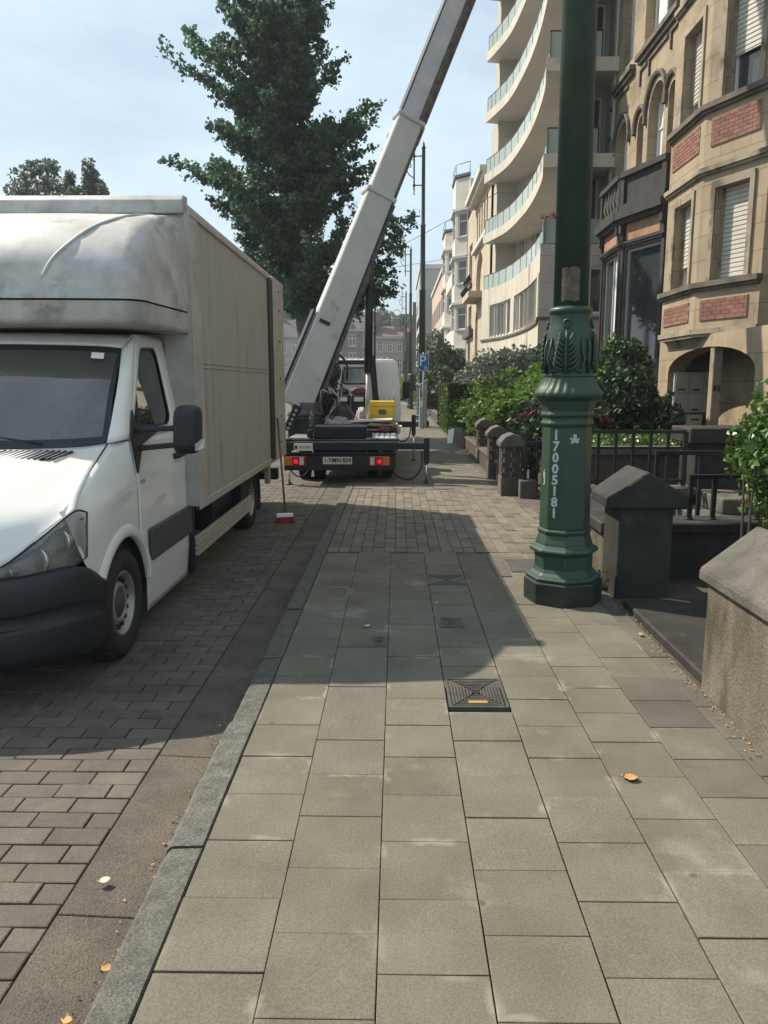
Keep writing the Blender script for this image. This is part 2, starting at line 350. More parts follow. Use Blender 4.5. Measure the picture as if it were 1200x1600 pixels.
def patch(ctrl, nu, nv):
    """smooth surface through a grid of control points"""
    rows = [spline(r, nv) for r in ctrl]
    cols = [spline([r[j] for r in rows], nu) for j in range(nv + 1)]
    return [[cols[j][i] for j in range(nv + 1)] for i in range(nu + 1)]
def text_mesh(txt, size, name, mat, parent, mtx, thick=.002, sx=1.0, bold=0):
    cu = bpy.data.curves.new('t', 'FONT'); cu.body = txt; cu.size = size; cu.extrude = thick; cu.offset = bold; cu.align_x = 'CENTER'; cu.align_y = 'CENTER'; cu.resolution_u = 2
    tmp = bpy.data.objects.new('t', cu); col.objects.link(tmp); bpy.context.view_layer.update()
    me = bpy.data.meshes.new_from_object(tmp.evaluated_get(bpy.context.evaluated_depsgraph_get()))
    bpy.data.objects.remove(tmp); bpy.data.curves.remove(cu)
    me.transform(Matrix.Diagonal((sx, 1, 1, 1))); me.transform(mtx); me.transform(Matrix.Translation(-org(parent)))
    me.materials.clear(); me.materials.append(MATS[mat]); me.name = name
    ob = bpy.data.objects.new(name, me); col.objects.link(ob); ob.parent = parent; ORG[ob.name] = org(parent); return ob
def frame_m(o, xdir, ydir):
    x = V(xdir).normalized(); y = V(ydir).normalized(); z = x.cross(y)
    return Matrix(((x.x, y.x, z.x, o[0]), (x.y, y.y, z.y, o[1]), (x.z, y.z, z.z, o[2]), (0, 0, 0, 1)))
def leaves(mb, pts, size, rn, flat=.0, shape=1.0):
    """one bent leaf (two triangles pairs) at each point"""
    vv = []; ff = []; n0 = len(mb.v)
    for p in pts:
        s = size * rn.uniform(.65, 1.25)
        d = V((rn.gauss(0, 1), rn.gauss(0, 1), rn.gauss(0, 1) * (1 - flat) - .25)).normalized()
        q = d.orthogonal(); q.rotate(Matrix.Rotation(rn.uniform(0, 6.28), 3, d)); nn = d.cross(q)
        a = p - d * (s * .5); b = p + d * (s * .5); l_ = p + q * (s * .36 * shape) + nn * (s * .12); r_ = p - q * (s * .36 * shape) + nn * (s * .12)
        k = n0 + len(vv); vv += [a, l_, b, r_]; ff += [[k, k + 1, k + 2], [k, k + 2, k + 3]]
    mb.v += vv; mb.f += ff; mb.s += [False] * len(ff); return mb
# ------------------------------------------------------------------ ground, road, pavement
def road_z(y): return -.09 if y < 6 else -.09 + .065 * min(1, (y - 6) / 6)
g = MB(); ys = [-30, 0, 6, 12, 40, 400, 1500]
g.grid([[V((x, y, road_z(y) - .03)) for x in (-900, -60, -1.1, 900)] for y in ys], False)
ground = struct(g.build('ground', 'asphalt'))
road = struct(MB().grid([[V((x, y, road_z(y) - .012)) for x in (-9.5, -1.0)] for y in (-3, 0, 3, 6, 8, 10, 12, 60, 120)], False).build('road', 'joint'))
def piece_mesh(name, lx, ly, h, b, mat):
    """one paving piece, top chamfered, origin at the middle of its top"""
    m = MB(); x, y = lx / 2, ly / 2
    lo = [(-x, -y), (x, -y), (x, y), (-x, y)]; q = [(-x + b, -y + b), (x - b, -y + b), (x - b, y - b), (-x + b, y - b)]
    vs_ = [(a, c, -h) for a, c in lo] + [(a, c, -b * .6) for a, c in lo] + [(a, c, 0) for a, c in q]
    fs = [(8, 9, 10, 11)]
    for i in range(4):
        j = (i + 1) % 4; fs += [(i, j, j + 4, i + 4), (i + 4, j + 4, j + 8, i + 8)]
    m.add(vs_, fs); me = m.mesh(name, V((0, 0, 0)), weld=False); me.materials.append(MATS[mat]); return me
def lay(cells, lx, ly, h, b, mat, name, parent, limit, jit=.004, tilt=.006):
    """cells: (x, y, z, wx, wy); the nearest become objects of their own, the rest one mesh"""
    cells.sort(key=lambda c: c[1]); cache = {}; rest = MB(); nr = random.Random(5)
    for i, (x, y, z, wx, wy) in enumerate(cells):
        dz = nr.uniform(-jit, jit); tx, ty = nr.uniform(-tilt, tilt), nr.uniform(-tilt, tilt)
        if i < limit:
            k = (round(wx, 2), round(wy, 2))
            if k not in cache: cache[k] = piece_mesh(name, wx, wy, h, b, mat)
            o = bpy.data.objects.new(name, cache[k]); col.objects.link(o); o.parent = parent
            o.location = (x, y, z + dz); o.rotation_euler = (tx, ty, nr.uniform(-tilt, tilt) * .8)
        else:
            q = [(-wx / 2, -wy / 2), (wx / 2, -wy / 2), (wx / 2, wy / 2), (-wx / 2, wy / 2)]
            top = [V((x + a, y + c, z + dz + a * -ty + c * tx)) for a, c in q]
            tin = [p + (V((x, y, p.z)) - p).normalized() * b for p in top]
            rest.add([p + V((0, 0, -h)) for p in top] + [p + V((0, 0, -b * .6)) for p in top] + tin,
                     [(8, 9, 10, 11)] + [f for i_ in range(4) for f in ((i_, (i_ + 1) % 4, (i_ + 1) % 4 + 4, i_ + 4), (i_ + 4, (i_ + 1) % 4 + 4, (i_ + 1) % 4 + 8, i_ + 8))])
    if rest.v: stuff(rest.build('distant_' + name, mat, parent, weld=False))
# road pavers, running bond across the street
cells = []
for r in range(0, 215):
    y = 1.15 + r * .112; x0 = -1.128 - (.111 if r % 2 else 0); 
    if r % 2: cells.append((-1.128 - .053, y, road_z(y), .105, .106))
    for c in range(0, 11 if y < 9 else 22):
        x = x0 - .111 - c * .222
        if y > 14 and c > 16: continue
        cells.append((x, y, road_z(y), .216, .106))
lay(cells, .2, .1, .05, .004, 'paver', 'paver', road, 300, .0022, .008)
# gutter strips
gut = struct(bpy.data.objects.new('gutter', None)); col.objects.link(gut)
y = .3; i = 0
while y < 40:
    ln = [1.05, .92, 1.1, .98][i % 4]; m = MB(); a, b_ = road_z(y) + .006, road_z(y + ln) + .006
    dx = 0
    m.hexa([V((-1.118, y, a - .08)), V((-.815, y, a - .08)), V((-.815, y + ln - .006, b_ - .08)), V((-1.118, y + ln - .006, b_ - .08))],
           [V((-1.118, y, a)), V((-.815, y, a - .012)), V((-.815, y + ln - .006, b_ - .012)), V((-1.118, y + ln - .006, b_))])
    m.build('gutter_strip', 'gutter', gut, .003); y += ln; i += 1
# kerb stones
kerb = struct(bpy.data.objects.new('kerb', None)); col.objects.link(kerb)
y = .55; i = 0; kr = random.Random(3)
while y < 46:
    ln = [1.02, .95, 1.05, .9, 1.0][i % 5]; m = MB(); dz = kr.uniform(-.006, .006) + .004; w_ = .135
    lx = kr.uniform(-.006, .006)
    rows = []
    n = 10
    for k in range(n + 1):
        yy = y + .006 + (ln - .012) * k / n; z = dz + .004 * noise.noise(V((yy * 7, 1, 2)))
        wob = .006 * noise.noise(V((yy * 6, 5, 0)))
        e = .02 if k in (0, n) else 0
        rows.append([V((-.828 + lx, yy, -.14)), V((-.83 + lx + wob, yy, z - .045 - e * .3)), V((-.822 + lx + wob, yy, z - .016 - e * .4)), V((-.806 + lx + wob, yy, z - .003 - e * .3)), V((-.697, yy, z - e * .2)), V((-.692, yy, z - .01)), V((-.692, yy, -.14))])
    m.grid(rows, False); m.add(rows[0], [tuple(range(7))]); m.add(rows[-1], [tuple(range(7))[::-1]])
    m.build('kerb_stone', 'granite', kerb); y += ln; i += 1
# pavement
side = struct(MB().box(-.69, 2.4, -1, 60, -.2, -.022).build('sidewalk', 'joint'))
edges = [-.689, -.371, -.052, .268, .590, .912, 1.234, 1.553]
cells = []
for c in range(7):
    a, b_ = edges[c], edges[c + 1]; y0 = 1.605 if c % 2 == 0 else 1.765
    k = -3
    while True:
        y = y0 + k * .3205; k += 1
        if y > 7.42: break
        y1 = min(y + .3205, 7.42)
        if y1 - y < .05 or y1 < .9: continue
        if .27 < (a + b_) / 2 < .55 and 3.70 < (y + y1) / 2 < 4.15: continue          # manhole cover
        cells.append(((a + b_) / 2, (y + y1) / 2, 0, b_ - a - .004, y1 - y - .004))
    k = 0
    while 11.95 + k * .3205 < 48:
        y = 11.95 + k * .3205; k += 1
        cells.append(((a + b_) / 2, y + .16 + (0 if c % 2 else .08), 0, b_ - a - .006, .3145))
lay(cells, .3, .3, .05, .002, 'slab', 'paving_slab', side, 300, .0025, .006)
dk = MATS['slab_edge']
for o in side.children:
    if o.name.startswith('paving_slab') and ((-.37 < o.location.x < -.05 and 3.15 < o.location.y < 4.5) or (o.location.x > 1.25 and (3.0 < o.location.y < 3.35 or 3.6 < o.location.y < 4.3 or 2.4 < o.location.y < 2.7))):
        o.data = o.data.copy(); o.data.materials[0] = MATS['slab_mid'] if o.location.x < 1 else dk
cells = []
for k in range(-2, 17):                                    # dark irregular slabs along the garden walls
    y = .9 + (k + 2) * .36
    if y < 7.3: cells.append((1.614, y + .18, -.001, .114, .354))
k = 0
while 12 + k * .36 < 30: cells.append((1.614, 12.18 + k * .36, -.001, .114, .354)); k += 1
lay(cells, .4, .36, .05, .003, 'slab_edge', 'edge_slab', side, 80, .003, .006)
# driveway pavers
cells = []
for r in range(20):
    for c in range(22):
        cells.append((-.689 + .056 + c * .1135, 7.43 + .113 + r * .2265 + (.02 if c % 2 else 0) * 0, 0, .1085, .2215))
lay(cells, .1, .2, .05, .004, 'drive_paver', 'driveway_paver', side, 300, .004, .012)

# covers let into the pavement
def cover(name, label, x0, x1, y0, y1, rings, plate=None):
    c = thing(name, label, 'manhole cover', ((x0 + x1) / 2, (y0 + y1) / 2, 0), 'covers in the pavement')
    m = MB(); f = .014
    m.box(x0, x0 + f, y0, y1, -.04, .006).box(x1 - f, x1, y0, y1, -.04, .006).box(x0 + f, x1 - f, y0, y0 + f, -.04, .006).box(x0 + f, x1 - f, y1 - f, y1, -.04, .006)
    m.build('frame', 'cast_iron', c)
    m = MB(); m.box(x0 + f + .003, x1 - f - .003, y0 + f + .003, y1 - f - .003, -.04, -.003); m.build('lid', 'cast_iron', c)
    m = MB(); cx, cy = (x0 + x1) / 2, (y0 + y1) / 2; hx, hy = (x1 - x0) / 2 - f - .008, (y1 - y0) / 2 - f - .008
    for k in range(rings):
        a = (k + .9) / rings; b_ = a - .5 / rings; X0, Y0, X1, Y1 = hx * a, hy * a, hx * b_, hy * b_
        for sx, sy in ((1, 0), (-1, 0), (0, 1), (0, -1)):
            g_ = .03 * min(hx, hy) / .15 * .25
            if sx: poly = [(cx + sx * X0, cy - Y0 + g_), (cx + sx * X0, cy + Y0 - g_), (cx + sx * X1, cy + Y1 - g_), (cx + sx * X1, cy - Y1 + g_)]
            else: poly = [(cx - X0 + g_, cy + sy * Y0), (cx + X0 - g_, cy + sy * Y0), (cx + X1 - g_, cy + sy * Y1), (cx - X1 + g_, cy + sy * Y1)]
            m.ext([V((p[0], p[1], -.003)) for p in poly], (0, 0, .008))
    m.build('ribs', 'cast_iron', c)
    MB().box(cx - .02, cx + .02, cy - .014, cy + .014, -.003, .007).build('keyhole', 'ink', c)
    if plate: MB().box(cx - .05, cx + .05, y0 + .05, y0 + .078, .002, .009).build('brass_plate', 'brass', c, .002)
cover('manhole_cover', 'large square ribbed iron manhole cover with a brass plate, nearest of the covers', .275, .585, 3.735, 4.125, 8, True)
cover('manhole_cover', 'ribbed rectangular iron cover in the shaded paving left of the lamp post', .262, .585, 6.17, 6.49, 8)
cover('manhole_cover', 'small chequered iron cover between the two ribbed covers', .30, .47, 5.05, 5.26, 5)
cover('manhole_cover', 'smallest chequered iron cover in the shade near the kerb', -.16, -.06, 4.66, 4.85, 4)
m = MB()
m.box(1.02, 1.40, 6.62, 7.12, -.02, .006)
o = m.build('grate_plate', 'cast_iron', loc=(1.2, 6.85, 0), bev=.003); tag(o, 'dark chequer plate in the paving beside the lamp post base', 'cover plate')
o = MB().box(.86, 1.0, 6.45, 7.18, -.02, .007).build('cover_plate', 'cap_stone', loc=(.93, 6.8, 0), bev=.003); tag(o, 'pale grey narrow plate in the paving left of the chequer plate', 'cover plate')
o = MB().box(-.04, .16, 7.62, 7.71, -.02, .006).build('drain_plate', 'cast_iron', loc=(.06, 7.66, 0), bev=.002); tag(o, 'tiny iron plate set in the driveway pavers', 'cover plate')
# litter
def leaf(x, y, z, s, mat, label, name='fallen_leaf', cat='leaf'):
    m = MB(); a = rnd.uniform(0, 6.28); rows = []
    for i in range(5):
        t = i / 4; w_ = math.sin(math.pi * min(.98, t + .05)) * .4; rows.append([V(((t - .5) * s, k * w_ * s, abs(k) * .12 * s + .25 * s * (t - .5) ** 2 + .004)) for k in (-1, 0, 1)])
    m.grid(rows); mm = Matrix.Rotation(a, 3, 'Z'); m.v = [mm @ p + V((x, y, z)) for p in m.v]
    o = m.build(name, mat, loc=(x, y, z), solid=.0008); tag(o, label, cat, 'litter on the ground')
leaf(.985, 3.02, .002, .07, 'dry_leaf', 'curled orange leaf lying on the paving slabs at the right')
leaf(-1.02, 2.42, -.075, .045, 'pale_leaf', 'cream leaf on the joint between road pavers and gutter')
leaf(-.86, 2.02, -.08, .04, 'dry_leaf', 'orange crumpled leaf in the gutter against the kerb')
leaf(-.90, 1.83, -.08, .034, 'dry_leaf', 'small brown leaf in the gutter, nearest to the camera')
leaf(.30, 5.62, .002, .035, 'pale_leaf', 'white scrap on the shaded slab beside the small covers', 'paper_scrap', 'scrap')
leaf(-.20, 5.05, .002, .05, 'pale_leaf', 'white scrap on the shaded slabs near the kerb', 'paper_scrap', 'scrap')
leaf(1.62, 4.9, .002, .05, 'dry_leaf', 'orange leaf beside the stone step edge')
m = MB()
lr = random.Random(8); pts = []
for i in range(200):
    t = lr.random(); y = 3.2 + t * 2.4; pts.append(V((1.66 + (y - 3.93) * .03 - abs(lr.gauss(0, .03)), y, .006)))
for i in range(110): pts.append(V((-.85 - abs(lr.gauss(0, .03)), lr.uniform(1.2, 4.5), -.085)))
for i in range(160): pts.append(V((lr.gauss(1.75, .12), lr.gauss(10.6, .6), .008)))
leaves(m, pts, .012, lr, .8); stuff(tag(m.build('leaf_litter', 'dry_leaf'), 'brown leaf crumbs and grit gathered along the walls and kerb', 'litter'))
# ------------------------------------------------------------------ box truck
TX = -2.70
T = thing('box_truck', 'dirty white box van with a moulded overcab fairing parked at the kerb', 'truck', (TX, 7.4, -.085))
def W(v, y, z): return V((TX + v, y, z))
def sv(y, z):
    v = .985
    if z > 1.0: v -= .13 * (z - 1.0) + .025 * (z - 1) ** 2
    if z < .35: v -= .10 * (.35 - z)
    if y < 4.6: v -= .15 * (4.6 - y) ** 2
    return v
WC, WZ = 4.72, .262
def both(fn):
    for s in (1, -1): fn(s)
def lerp(a, b, t): return a + (b - a) * t
def interp(xs, ys, x):
    if x <= xs[0]: return ys[0]
    for i in range(len(xs) - 1):
        if x <= xs[i + 1]: return lerp(ys[i], ys[i + 1], (x - xs[i]) / (xs[i + 1] - xs[i]))
    return ys[-1]
def zseam(y): return interp([4.1, 4.3, 4.55, 4.86, 5.1], [.955, 1.035, 1.145, 1.262, 1.285], y)
def archz(y, r=.43):
    d = abs(y - WC)
    return WZ + math.sqrt(r * r - d * d) if d < r else None
def panel_cols(s, ylist, zlo, zhi, nz_, extra):
    rows = []
    for y in ylist:
        a, b = zlo(y), zhi(y)
        rows.append([W(s * (sv(y, a + (b - a) * k / nz_) - extra(y, a + (b - a) * k / nz_, b)), y, a + (b - a) * k / nz_) for k in range(nz_ + 1)])
    return rows
def roll(y, z, zt):
    t = max(0, (z - (zt - .24)) / .24)
    return .085 * t * t * min(1, max(0, 1 - (y - 4.88) / .12))
def crease(y, z): return .012 * math.exp(-((z - (.92 + .10 * (y - 4.2))) / .03) ** 2)
def fender(s):
    def zlo(y):
        a = archz(y)
        if a and y > 4.32: return max(a, .30 if y < WC else .14)
        return interp([4.08, 4.14, 4.20, 4.32], [.82, .68, .60, .51], y) if y < 4.33 else .10
    ys_ = [4.09 + i * .035 for i in range(7)] + [4.325 + i * .0255 for i in range(33)] + [5.165]
    m = MB().grid(panel_cols(s, [y for y in ys_ if y < 4.99] + [4.999], zlo, zseam, 16, lambda y, z, b: roll(y, z, b) - crease(y, z) * .6))
    m.build('fender', 'white_paint', T, solid=-.004)
    # flared lip round the wheel opening
    rows = []
    for i in range(25):
        a = R(8 + 138 * i / 24); ring = []
        for rr, dv in ((.427, -.02), (.427, .016), (.445, .024), (.475, .020), (.505, .004), (.515, -.006)):
            y, z = WC + rr * math.cos(a), WZ + rr * math.sin(a); ring.append(W(s * (sv(y, z) + dv - roll(y, z, zseam(y))), y, z))
        rows.append(ring)
    MB().grid(rows).build('wheel_arch_lip', 'white_paint', T)
    # inner liner
    rows = [[W(s * v, WC + .44 * math.cos(R(-5 + 190 * i / 16)), WZ + .44 * math.sin(R(-5 + 190 * i / 16))) for v in (.97, .55)] for i in range(17)]
    MB().grid(rows).build('wheel_liner', 'black_plastic', T)
both(fender)
# bonnet
half = [[(0, 3.74, .67), (.35, 3.77, .68), (.64, 3.86, .705), (.80, 3.98, .835), (.93, 4.135, .955)],
        [(0, 3.86, .90), (.35, 3.88, .90), (.62, 3.96, .90), (.78, 4.10, .955), (.905, 4.27, 1.02)],
        [(0, 4.12, 1.075), (.35, 4.14, 1.07), (.62, 4.20, 1.045), (.76, 4.30, 1.055), (.885, 4.44, 1.098)],
        [(0, 4.42, 1.175), (.35, 4.44, 1.175), (.62, 4.49, 1.155), (.75, 4.57, 1.165), (.868, 4.66, 1.188)],
        [(0, 4.66, 1.235), (.35, 4.68, 1.24), (.62, 4.74, 1.245), (.75, 4.80, 1.25), (.852, 4.87, 1.262)]]
full = [[W(-v, y, z) for v, y, z in r[::-1]] + [W(v, y, z) for v, y, z in r[1:]] for r in half]
MB().grid(patch(full, 20, 40)).build('bonnet', 'white_paint', T, solid=-.006)
# vents at the back of the bonnet
def vent(s):
    m = MB(); m.add([W(s * v, y, z) for v, y, z in ((.12, 4.635, 1.243), (.12, 4.50, 1.206), (.60, 4.55, 1.19), (.72, 4.70, 1.228))], [(0, 1, 2, 3)])
    v_ = m.build('bonnet_vent', 'ink', T)
    m2 = MB()
    for k in range(15):
        a = .15 + k * .036; m2.bar(W(s * (a - .02), 4.50 + .1 * a * .9, 1.207 - .015 * a), W(s * (a + .05), 4.64 + .08 * a, 1.246 - .016 * a), .012, .01)
    stuff(m2.build('vent_slats', 'grey_plastic', v_))
both(vent)
# grille and front between the lamps
MB().grid(patch([[W(v, 3.73 + .28 * abs(v) ** 2.2, .665) for v in (-.6, -.3, 0, .3, .6)], [W(v, 3.71 + .28 * abs(v) ** 2.2, .55) for v in (-.6, -.3, 0, .3, .6)]], 3, 14)).build('grille', 'black_plastic', T)
# bumper
pl = [(-.99, 4.325), (-.975, 4.16), (-.90, 3.98), (-.72, 3.82), (-.4, 3.715), (0, 3.68), (.4, 3.715), (.72, 3.82), (.90, 3.98), (.975, 4.16), (.99, 4.325)]
bt = [.53, .625, .66, .64, .63, .63, .63, .64, .66, .625, .53]
rows = []
for t, off in ((0, .10), (.03, .07), (.09, .035), (.11, .028), (.13, .012), (.16, .004), (.42, 0), (.44, .002), (.455, .012), (.47, .02), (.60, .022), (.615, .016), (.63, .006), (.65, .001), (.90, .004), (.94, .012), (.97, .028), (1, .05)):
    rows.append([W(v * (1 - off * .35), y + off * (1.0 if abs(v) < .95 else .1), lerp(.135, b, t)) for (v, y), b in zip(pl, bt)])
MB().grid([spline(r, 40) for r in rows]).build('bumper', 'black_plastic', T, solid=-.01)
def fog(s):
    cs = [(.45, 3.74), (.66, 3.80), (.84, 3.93)]
    m = MB(); rows = []
    for z, d in ((.26, .0), (.285, .03), (.35, .035), (.375, .0)):
        rows.append([W(s * v, y - .012 + d * .5, z) for v, y in cs])
    m.grid([spline(r, 8) for r in rows]).build('fog_lamp_recess', 'dark_metal', T)
both(fog)
# headlamps
def lamp(s):
    top = [(.45, 3.795, .672), (.64, 3.858, .703), (.80, 3.972, .83), (.925, 4.125, .95), (.962, 4.225, .935)]
    bot = [(.45, 3.79, .638), (.64, 3.845, .635), (.80, 3.93, .63), (.905, 4.045, .64), (.966, 4.175, .69)]
    mid = [(a[0] * .5 + b[0] * .5 + .012, a[1] * .5 + b[1] * .5 - .018, (a[2] + b[2]) / 2) for a, b in zip(top, bot)]
    P = lambda l, d=0: [W(s * (v - d * .6), y + d, z) for v, y, z in l]
    h = MB().grid(patch([P(top, .05), P(mid, .07), P(bot, .05)], 8, 20)).build('headlight', 'lamp_housing', T)
    MB().grid(patch([P(top), P(mid), P(bot)], 8, 20)).build('lens', 'lens', h)
    rim = MB(); loop = spline(P(top), 16) + spline(P(bot)[::-1], 16); rim.tube(loop + [loop[0]], .006, 6); rim.build('seal', 'black_plastic', h)
    for (v, y, z, r) in ((.80, 3.975, .715, .068), (.885, 4.075, .80, .062), (.675, 3.885, .668, .028)):
        m = MB(); prof = [(r, -.012), (r * .95, .0), (r * .7, .03), (r * .3, .045), (.004, .05)]
        m.lathe(prof, (0, 0, 0), 18, 'y'); rot = Matrix.Rotation(R(-32 * s), 3, 'Z'); m.v = [rot @ p + W(s * v, y, z) for p in m.v]
        m.build('reflector', 'reflector', h)
    m = MB(); a = [(.64, 3.87, .685), (.78, 3.97, .765), (.87, 4.06, .865), (.955, 4.19, .90)]; m.tube(spline(P(a, .02), 12), [.008] * 13, 6); m.build('divider', 'black_plastic', h)
    up_ = [(.70, 3.905, .757), (.80, 3.985, .822), (.90, 4.10, .925), (.945, 4.19, .925)]; lo_ = [(.70, 3.905, .735), (.81, 3.99, .795), (.90, 4.09, .885), (.95, 4.18, .885)]
    MB().grid(patch([P(up_, .018), P(lo_, .018)], 2, 12)).build('turn_signal', 'lamp_grey', h)
both(lamp)
# doors
OUT = [(5.012, 1.285), (5.56, 1.985), (6.2, 1.985), (6.2, 1.285)]; INN = [(5.10, 1.335), (5.60, 1.90), (6.0, 1.915), (6.03, 1.325)]
def loop_pts(c, n=8):
    out = []
    for i in range(4):
        a, b = c[i], c[(i + 1) % 4]
        out += [(lerp(a[0], b[0], k / n), lerp(a[1], b[1], k / n)) for k in range(n)]
    return out
def round_in(l, n=8, amt=.35):
    o = list(l)
    for i in range(4):
        k = i * n; a, b = l[(k - 1) % len(l)], l[(k + 1) % len(l)]; o[k] = (lerp(l[k][0], (a[0] + b[0]) / 2, .8), lerp(l[k][1], (a[1] + b[1]) / 2, .8))
    return o
def door(s):
    m = MB(); ys_ = [5.014 + (6.197 - 5.014) * i / 24 for i in range(25)]
    def zlo(y):
        a = archz(y, .435); return max(.075, a) if a else .075
    rows = panel_cols(s, ys_, zlo, lambda y: 1.285, 24, lambda y, z, b: -(.011 * math.exp(-((z - (.86 + .20 * (y - 5.4))) / .028) ** 2) if y > 5.35 else 0) + .014 * math.exp(-((z - 1.14) / .05) ** 2) * (1 if y > 5.1 else 0))
    m.grid(rows)
    d = m.build('door', 'white_paint', T, solid=-.004)
    lo, li = loop_pts(OUT), round_in(loop_pts(INN)); rows = []
    for t in (0, .3, .6, .85, 1):
        rows.append([W(s * (sv(y, z) - (.012 if t > .9 else 0)), y, z) for (y, z) in [(lerp(a[0], b[0], t), lerp(a[1], b[1], t)) for a, b in zip(lo, li)]])
    MB().grid(rows, True, True).build('window_frame', 'white_paint', d, solid=-.01)
    rows = [[W(s * (sv(y, z) - dd), y, z) for (y, z) in l] for l, dd in ((li, .004), (round_in(loop_pts([(5.135, 1.355), (5.61, 1.88), (5.98, 1.893), (6.005, 1.345)])), .006))]
    MB().grid(rows, True, True).build('window_seal', 'black_plastic', d)
    cx = [sum(p[0] for p in li) / len(li), sum(p[1] for p in li) / len(li)]
    g = MB(); ctr = W(s * (sv(*cx) - .016), cx[0], cx[1]); pts = [W(s * (sv(y, z) - .016), y, z) for y, z in li]; g.add(pts + [ctr], [(i, (i + 1) % len(pts), len(pts)) for i in range(len(pts))], True)
    g.build('window_glass', 'door_glass', d)
    MB().bar(W(s * (sv(5.28, 1.35) - .012), 5.29, 1.34), W(s * (sv(5.34, 1.6) - .012), 5.34, 1.61), .02, .02).build('quarter_bar', 'black_plastic', d)
    # black trim strip, sill
    rows = [[W(s * (sv(y, z) + .014), y, z) for z in (.44, .455, .54, .645, .66)] for y in [5.16 + i * .1 for i in range(11)] + [6.196]]
    MB().grid(rows).build('side_moulding', 'grey_plastic', d, solid=-.02)
    h = MB(); h.tube([W(s * (sv(5.95, 1.1) + .01), 5.9, 1.09), W(s * (sv(5.95, 1.1) + .04), 5.93, 1.095), W(s * (sv(5.95, 1.1) + .04), 6.07, 1.10), W(s * (sv(5.95, 1.1) + .01), 6.11, 1.10)], .022, 8); h.build('door_handle', 'black_plastic', d)
    # black triangle at the foot of the mirror and the mirror itself
    tri = [(5.13, 1.47), (5.16, 1.375), (5.62, 1.345), (5.62, 1.31), (5.20, 1.235), (5.017, 1.06), (5.012, 1.30)]
    m = MB(); m.add([W(s * (sv(y, z) + .010), y, z) for y, z in tri], [tuple(range(7))]); m.build('mirror_foot', 'black_plastic', d, solid=-.012)
    mr = MB()
    mr.bar(W(s * .95, 5.12, 1.34), W(s * 1.26, 5.10, 1.355), .05, .035).bar(W(s * .955, 5.12, 1.215), W(s * 1.26, 5.10, 1.245), .05, .035); mr.build('mirror_arm', 'black_plastic', d, .008)
    m = MB(); rows = []
    for y, k in ((4.985, .62), (5.0, .85), (5.04, .98), (5.09, 1.0), (5.13, .97)):
        ring = []
        for i in range(24):
            a = 2 * math.pi * i / 24; ca, sa = math.cos(a), math.sin(a); e = .45
            ring.append(W(s * (1.318 + .088 * k * math.copysign(abs(ca) ** e, ca) + .012 * sa), y, 1.345 + .162 * k * math.copysign(abs(sa) ** e, sa)))
        rows.append(ring)
    m.grid(rows, True, True); m.add(rows[0], [tuple(range(24))[::-1]]); m.add(rows[-1], [tuple(range(24))]); mo = m.build('mirror', 'black_plastic', d)
    m = MB(); m.add([W(s * v, y, z) for v, y, z in ((1.375, 5.02, 1.21), (1.412, 5.07, 1.225), (1.415, 5.09, 1.29), (1.375, 5.0, 1.255))], [(0, 1, 2, 3)]); m.build('indicator', 'lamp_grey', mo, solid=-.015)
both(door)
MB().box(TX + .988, TX + .994, 5.06, 5.15, .985, 1.01).build('badge', 'meter_grey', T)
# A pillars, header, roof
def pillar(s):
    a = [(.852, 4.87, 1.265), (.845, 5.02, 1.45), (.825, 5.22, 1.67), (.79, 5.43, 1.885)]
    b = [(sv(5.005, 1.285), 5.005, 1.285), (sv(5.17, 1.48), 5.165, 1.48), (sv(5.36, 1.72), 5.355, 1.73), (sv(5.55, 1.985), 5.553, 1.985)]
    c = [((p[0] + q[0]) / 2 + .02, (p[1] + q[1]) / 2 - .012, (p[2] + q[2]) / 2 + .004) for p, q in zip(a, b)]
    MB().grid(patch([[W(s * p[0], p[1], p[2]) for p in l] for l in (a, c, b)], 8, 14)).build('windscreen_pillar', 'white_paint', T, solid=-.01)
both(pillar)
wt = [(-.79, 5.43, 1.885), (-.6, 5.39, 1.90), (0, 5.34, 1.91), (.6, 5.39, 1.90), (.79, 5.43, 1.885)]
wb = [(-.852, 4.875, 1.268), (-.62, 4.75, 1.252), (0, 4.67, 1.243), (.62, 4.75, 1.252), (.852, 4.875, 1.268)]
wm = [(lerp(a[0], b[0], .5), lerp(a[1], b[1], .5) - .035, lerp(a[2], b[2], .5) + .01) for a, b in zip(wt, wb)]
def inset(l, k, dy): return [W(v * k, y + dy, z) for v, y, z in l]
MB().grid(patch([inset(wt, 1, .006), inset(wm, 1, .006), inset(wb, 1, .006)], 14, 28)).build('windscreen', 'windscreen', T)
# black border of the screen
ws = patch([inset(wt, 1, 0), inset(wm, 1, 0), inset(wb, 1, 0)], 40, 60); m = MB()
m.grid([r[:3] for r in ws]).grid([r[-3:] for r in ws]).grid(ws[:3]).grid(ws[-4:]); m.build('screen_border', 'black_plastic', T)
hd = [wt, [(v * 1.02, y + .10, z + .06) for v, y, z in wt], [(v * 1.04, y + .25, z + .085) for v, y, z in wt], [(v * 1.05, 6.2, 2.01) for v, y, z in wt]]
MB().grid(patch([inset(l, 1, 0) for l in hd], 10, 28)).build('cab_roof', 'white_paint', T, solid=-.01)
def roof_edge(s):
    a = [(wt[4][0] * k, y, z) for k, y, z in ((1, 5.43, 1.885), (1.02, 5.53, 1.945), (1.04, 5.68, 1.97), (1.05, 6.2, 2.0))]
    b = [(sv(5.55, 1.985), 5.553, 1.985), (sv(5.6, 1.985), 5.62, 1.985), (sv(5.7, 1.985), 5.75, 1.985), (sv(6.2, 1.985), 6.2, 1.985)]
    MB().grid([[W(s * p[0], p[1], p[2]) for p in l] for l in (a, b)]).build('roof_gutter', 'white_paint', T, solid=-.01)
both(roof_edge)
